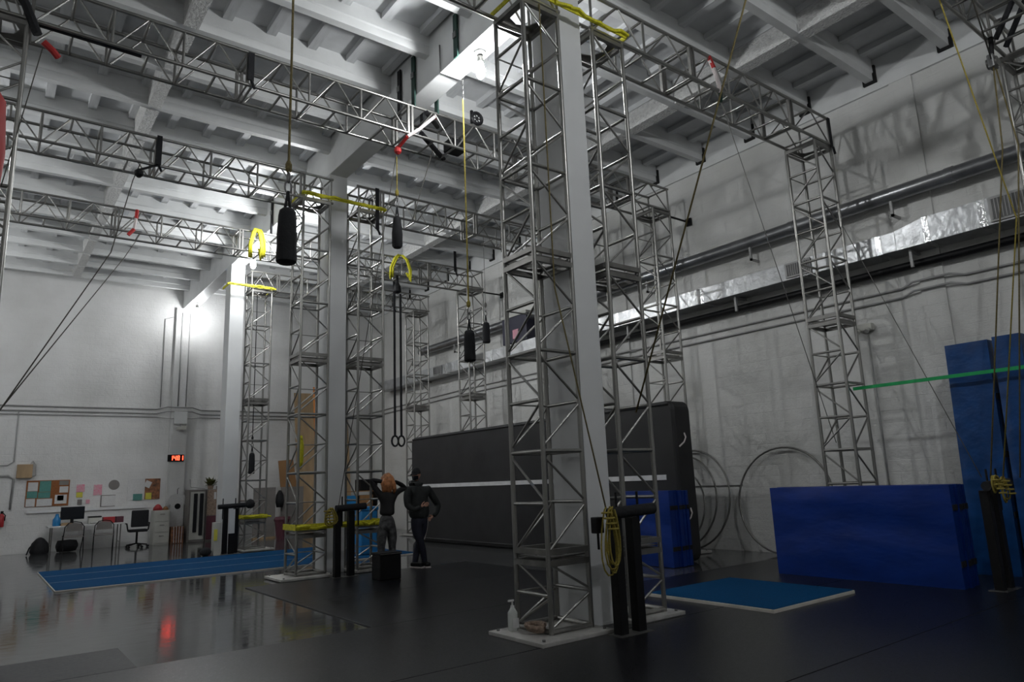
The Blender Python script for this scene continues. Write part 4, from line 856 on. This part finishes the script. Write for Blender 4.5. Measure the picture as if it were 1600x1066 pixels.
# ---------------------------------------------------------------- people
def skinned(name, nodes, edges, m, parent, sub=2, root=0):
    """nodes: list of (pos, radius or (rx, ry)); one continuous skin surface"""
    off = LOC[parent.name]; me = bpy.data.meshes.new(name); me.from_pydata([Vector(p) - off for p, _ in nodes], edges, [])
    o = link(bpy.data.objects.new(name, me)); o.parent = parent; LOC[o.name] = off
    md = o.modifiers.new('Skin', 'SKIN'); md.use_smooth_shade = True; md.branch_smoothing = .6
    sv = me.skin_vertices[0].data
    K = 1.0 if name == 'hand' else 1.18
    for i, (_, r) in enumerate(nodes): sv[i].radius = (r[0] * K, r[1] * K) if isinstance(r, tuple) else (r * K, r * K); sv[i].use_root = i == root
    s = o.modifiers.new('Sub', 'SUBSURF'); s.levels = sub; s.render_levels = sub
    me.materials.append(m); return o
def hand(parent, wrist, direc, palm_n, side, curl, m, name='hand'):
    """palm and five bent fingers grown from the wrist"""
    d = Vector(direc).normalized(); n = Vector(palm_n).normalized(); s = d.cross(n).normalized() * side; w = Vector(wrist)
    nodes = [(w, .024), (w + d * .045, (.036, .018)), (w + d * .085, (.036, .016))]; edges = [(0, 1), (1, 2)]
    for k, (o_, L) in enumerate(((-.03, .07), (-.01, .08), (.011, .075), (.031, .058))):
        b = w + d * .088 + s * o_; i = len(nodes)
        p1 = b + d * L * .45 - n * curl * L * .2; p2 = p1 + d * L * .3 * (1 - curl * .5) - n * curl * L * .45; p3 = p2 + d * L * .25 * (1 - curl) - n * curl * L * .35
        nodes += [(b, .0095), (p1, .009), (p2, .0085), (p3, .0075)]; edges += [(2, i), (i, i + 1), (i + 1, i + 2), (i + 2, i + 3)]
    i = len(nodes); b = w + d * .035 - s * .035
    nodes += [(b, .012), (b + d * .03 - s * .022 - n * .012, .01), (b + d * .06 - s * .028 - n * .025, .0085)]; edges += [(1, i), (i, i + 1), (i + 1, i + 2)]
    return skinned(name, nodes, edges, m, parent, 1)
def head(parent, c, yaw, tilt, m, h=.225, mask=None):
    """skull with face: brow, nose, mouth, chin, ears, eyes; faces +y before yaw"""
    bm = bmesh.new(); bmesh.ops.create_uvsphere(bm, u_segments=24, v_segments=18, radius=1)
    for v in bm.verts:
        x, y, z = v.co; sx, sy, sz = .075, .095, h / 2
        w = 1.0
        if z < 0: w = 1 - .28 * (-z) ** 1.5
        X, Y, Z = x * sx * w, y * sy * (w if y < 0 else 1 - .1 * max(0, -z)), z * sz
        if y > .5:
            Y += .022 * math.exp(-((X / .012) ** 2)) * math.exp(-(((Z + .022) / .018) ** 2))      # nose
            Y -= .009 * math.exp(-(((abs(X) - .03) / .014) ** 2)) * math.exp(-(((Z - .003) / .012) ** 2))  # eye sockets
            Y += .006 * math.exp(-((X / .022) ** 2)) * math.exp(-(((Z + .055) / .008) ** 2))       # lips
            Y += .008 * math.exp(-((X / .02) ** 2)) * math.exp(-(((Z + .095) / .015) ** 2))        # chin
        v.co = (X, Y, Z)
    for s in (-1, 1):
        r_ = bmesh.ops.create_uvsphere(bm, u_segments=8, v_segments=6, radius=1)
        for v in r_['verts']: v.co = Vector((s * (.074 + v.co.x * .008), -.008 + v.co.y * .017, -.005 + v.co.z * .03))
    rot = Matrix.Rotation(yaw, 3, 'Z') @ Matrix.Rotation(tilt, 3, 'X'); c = Vector(c)
    bm.verts.index_update(); mb = MB().add([rot @ v.co + c for v in bm.verts], [[q.index for q in f.verts] for f in bm.faces]); bm.free()
    o = part('head', mb, m, parent, 'soft')
    for s in (-1, 1): part('eye', MB().lathe(rot @ Vector((s * .03, .074, .003)) + c, [(.004, -.004), (.009, 0), (.004, .006)], 8, rot @ Vector((0, 1, 0))), M_blackm, o)
    return o, rot, c

# woman seen from behind, hands clasped behind her head
w = thing('person', (5.66, 11.12, .012), 'person seen from behind in black top and mottled leggings, hands behind the head, reddish hair', 'person')
bx, by = 5.68, 11.12
def W(x, y, z): return (bx + x, by + y, z)
hipz, shz = .93, 1.37
nodes = [(W(0, 0, .99), (.126, .105)), (W(0, -.005, 1.08), (.118, .096)), (W(.005, -.005, 1.2), (.13, .09)), (W(.005, 0, 1.32), (.145, .085)), (W(.005, 0, 1.4), (.085, .07)), (W(.01, .01, 1.46), (.048, .05)),
         (W(-.15, 0, 1.375), .056), (W(-.21, .02, 1.47), .046), (W(-.285, .05, 1.61), .041), (W(-.19, .03, 1.595), .036), (W(-.08, -.04, 1.575), .027),
         (W(.16, 0, 1.375), .056), (W(.26, .03, 1.42), .046), (W(.40, .06, 1.45), .04), (W(.28, .03, 1.52), .036), (W(.12, -.05, 1.575), .027)]
edges = [(0, 1), (1, 2), (2, 3), (3, 4), (4, 5), (3, 6), (6, 7), (7, 8), (8, 9), (9, 10), (3, 11), (11, 12), (12, 13), (13, 14), (14, 15)]
skinned('torso', nodes, edges, M_top, w)
nodes = [(W(0, 0, 1.06), (.112, .092)), (W(0, 0, .95), (.132, .108)), (W(-.085, 0, .83), .094), (W(-.1, 0, .66), .08), (W(-.105, .01, .48), .056), (W(-.11, 0, .33), .054), (W(-.115, .0, .12), .035), (W(-.115, .0, .07), .036),
         (W(.085, 0, .83), .094), (W(.095, 0, .66), .08), (W(.1, .01, .48), .056), (W(.105, 0, .33), .054), (W(.11, .0, .12), .035), (W(.11, .0, .07), .036)]
LEGS = [(0, 1), (1, 2), (2, 3), (3, 4), (4, 5), (5, 6), (6, 7), (1, 8), (8, 9), (9, 10), (10, 11), (11, 12), (12, 13)]; edges = LEGS
skinned('leggings', nodes, edges, M_legg, w)
for s in (-1, 1): part('shoe', MB().box(W(s * .112 - .045, -.08, .012), W(s * .112 + .045, .17, .085), .025), M_blackm, w, True)
hd, rot, hc = head(w, W(.02, .035, 1.575), R(-10), R(8), M_skin)
hand(w, W(-.08, -.04, 1.575), (.9, -.15, .1), (0, 1, 0), 1, .35, M_skin); hand(w, W(.12, -.05, 1.575), (-.9, -.15, .05), (0, 1, 0), -1, .35, M_skin)
# hair: cap, bun and loose tail
bm = bmesh.new(); bmesh.ops.create_uvsphere(bm, u_segments=24, v_segments=16, radius=1); rnd = random.Random(6)
for v in bm.verts:
    x, y, z = v.co; k = 1 + .04 * math.sin(9 * x + 7 * z) + .03 * math.sin(14 * z + 5 * y)
    v.co = Vector((x * .122 * k, y * .125 * k - .03, z * .135 * k + .012)) if y < .35 or z > .55 else Vector((x * .07, y * .07, z * .1))
bm.verts.index_update(); mb = MB().add([rot @ v.co + hc for v in bm.verts], [[q.index for q in f.verts] for f in bm.faces]); bm.free()
for k in range(14):
    a = rnd.uniform(-.9, .9); x0 = .125 * math.sin(a); mb.tube([rot @ Vector((x0 * .8, -.1, .06)) + hc, rot @ Vector((x0 * 1.2, -.14, -.03)) + hc, rot @ Vector((x0 * 1.25 + .02, -.13, -.12)) + hc, rot @ Vector((x0 + .04, -.1, -.17 - .06 * rnd.random())) + hc], [.026, .032, .025, .008], 6)
part('hair', mb, M_hair, w, 'soft')

# man with hand on hip and crossed feet
p = thing('person', (6.62, 11.75, .012), 'person in dark jacket, navy jeans and black cap, one hand on the hip, feet crossed', 'person')
bx, by = 6.64, 11.75
nodes = [(W(.02, 0, .84), (.185, .14)), (W(.02, -.01, 1.05), (.185, .14)), (W(.01, -.01, 1.24), (.185, .135)), (W(0, 0, 1.41), (.18, .11)), (W(-.01, 0, 1.5), (.1, .085)), (W(-.02, .0, 1.555), (.07, .07)),
         (W(-.2, .0, 1.43), .075), (W(-.26, -.06, 1.27), .062), (W(-.27, -.1, 1.12), .055), (W(-.2, -.24, 1.05), .046), (W(-.12, -.32, 1.1), .036),
         (W(.21, 0, 1.43), .075), (W(.32, -.02, 1.26), .062), (W(.43, -.02, 1.1), .055), (W(.35, -.08, .98), .046), (W(.26, -.12, .91), .036)]
edges = [(0, 1), (1, 2), (2, 3), (3, 4), (4, 5), (3, 6), (6, 7), (7, 8), (8, 9), (9, 10), (3, 11), (11, 12), (12, 13), (13, 14), (14, 15)]
skinned('jacket', nodes, edges, M_jacket, p)
nodes = [(W(.02, 0, 1.0), (.13, .1)), (W(.02, 0, .92), (.14, .115)), (W(-.06, -.01, .8), .1), (W(-.05, -.03, .66), .085), (W(.0, -.06, .5), .064), (W(.06, -.06, .3), .057), (W(.1, -.05, .1), .045), (W(.1, -.05, .07), .045),
         (W(.11, .01, .8), .1), (W(.1, .03, .66), .085), (W(.06, .05, .5), .064), (W(-.01, .05, .3), .057), (W(-.06, .03, .1), .045), (W(-.06, .03, .07), .045)]
edges = LEGS
skinned('jeans', nodes, edges, M_jeans, p)
part('seam_stripe', MB().tube([W(.20, -.02, .86), W(.185, .0, .68), W(.125, .0, .5)], .012, 6), M_wsl, p, label='white side stripe')
for (x, y, rz) in ((.1, -.1, -.25), (-.06, -.04, .35)):
    c = Vector(W(x, y, 0)); sh = part('shoe', MB().box(c + Vector((-.05, -.15, .035)), c + Vector((.05, .12, .11)), .03, rz, c), M_blackm, p, True); part('sole', MB().box(c + Vector((-.052, -.155, .012)), c + Vector((.052, .125, .036)), .008, rz, c), M_wsl, sh)
hd, rot, hc = head(p, W(-.04, -.02, 1.685), R(130), R(-8), M_skin, h=.235)
# cap, face mask, hood
bm = bmesh.new(); bmesh.ops.create_uvsphere(bm, u_segments=20, v_segments=14, radius=1); vs = []
for v in bm.verts:
    x, y, z = v.co; z = max(z, .05); vs.append(rot @ Vector((x * .088, y * .106, z * .13 + .012)) + hc)
bm.verts.index_update(); mb = MB().add(vs, [[q.index for q in f.verts] for f in bm.faces]); bm.free()
mb.prism([rot @ Vector((-.07, .085, .022)) + hc, rot @ Vector((-.06, .155, .012)) + hc, rot @ Vector((.06, .155, .012)) + hc, rot @ Vector((.07, .085, .022)) + hc], (0, 0, .012))
part('cap', mb, M_blackf, p, 'soft')
mb = MB().add([rot @ Vector(q) + hc for q in ((-.066, .062, -.012), (0, .122, -.008), (.066, .062, -.012), (.06, .058, -.075), (0, .108, -.09), (-.06, .058, -.075), (0, .12, -.045))], [(0, 1, 6), (1, 2, 6), (2, 3, 6), (3, 4, 6), (4, 5, 6), (5, 0, 6), (5, 4, 3, 2, 1, 0)])
part('face_mask', mb, M_screen, p)
part('hood', MB().tube([W(-.13, .02, 1.5), W(-.08, .12, 1.53), W(.04, .13, 1.54), W(.11, .03, 1.5)], [.04, .055, .055, .04], 8), M_jacket, p, True)
hand(p, W(.26, -.12, .91), (-.8, -.1, -.35), (0, 1, 0), 1, .5, M_skin); hand(p, W(-.12, -.32, 1.1), (.75, -.1, .3), (0, 1, 0), -1, .6, M_skin)
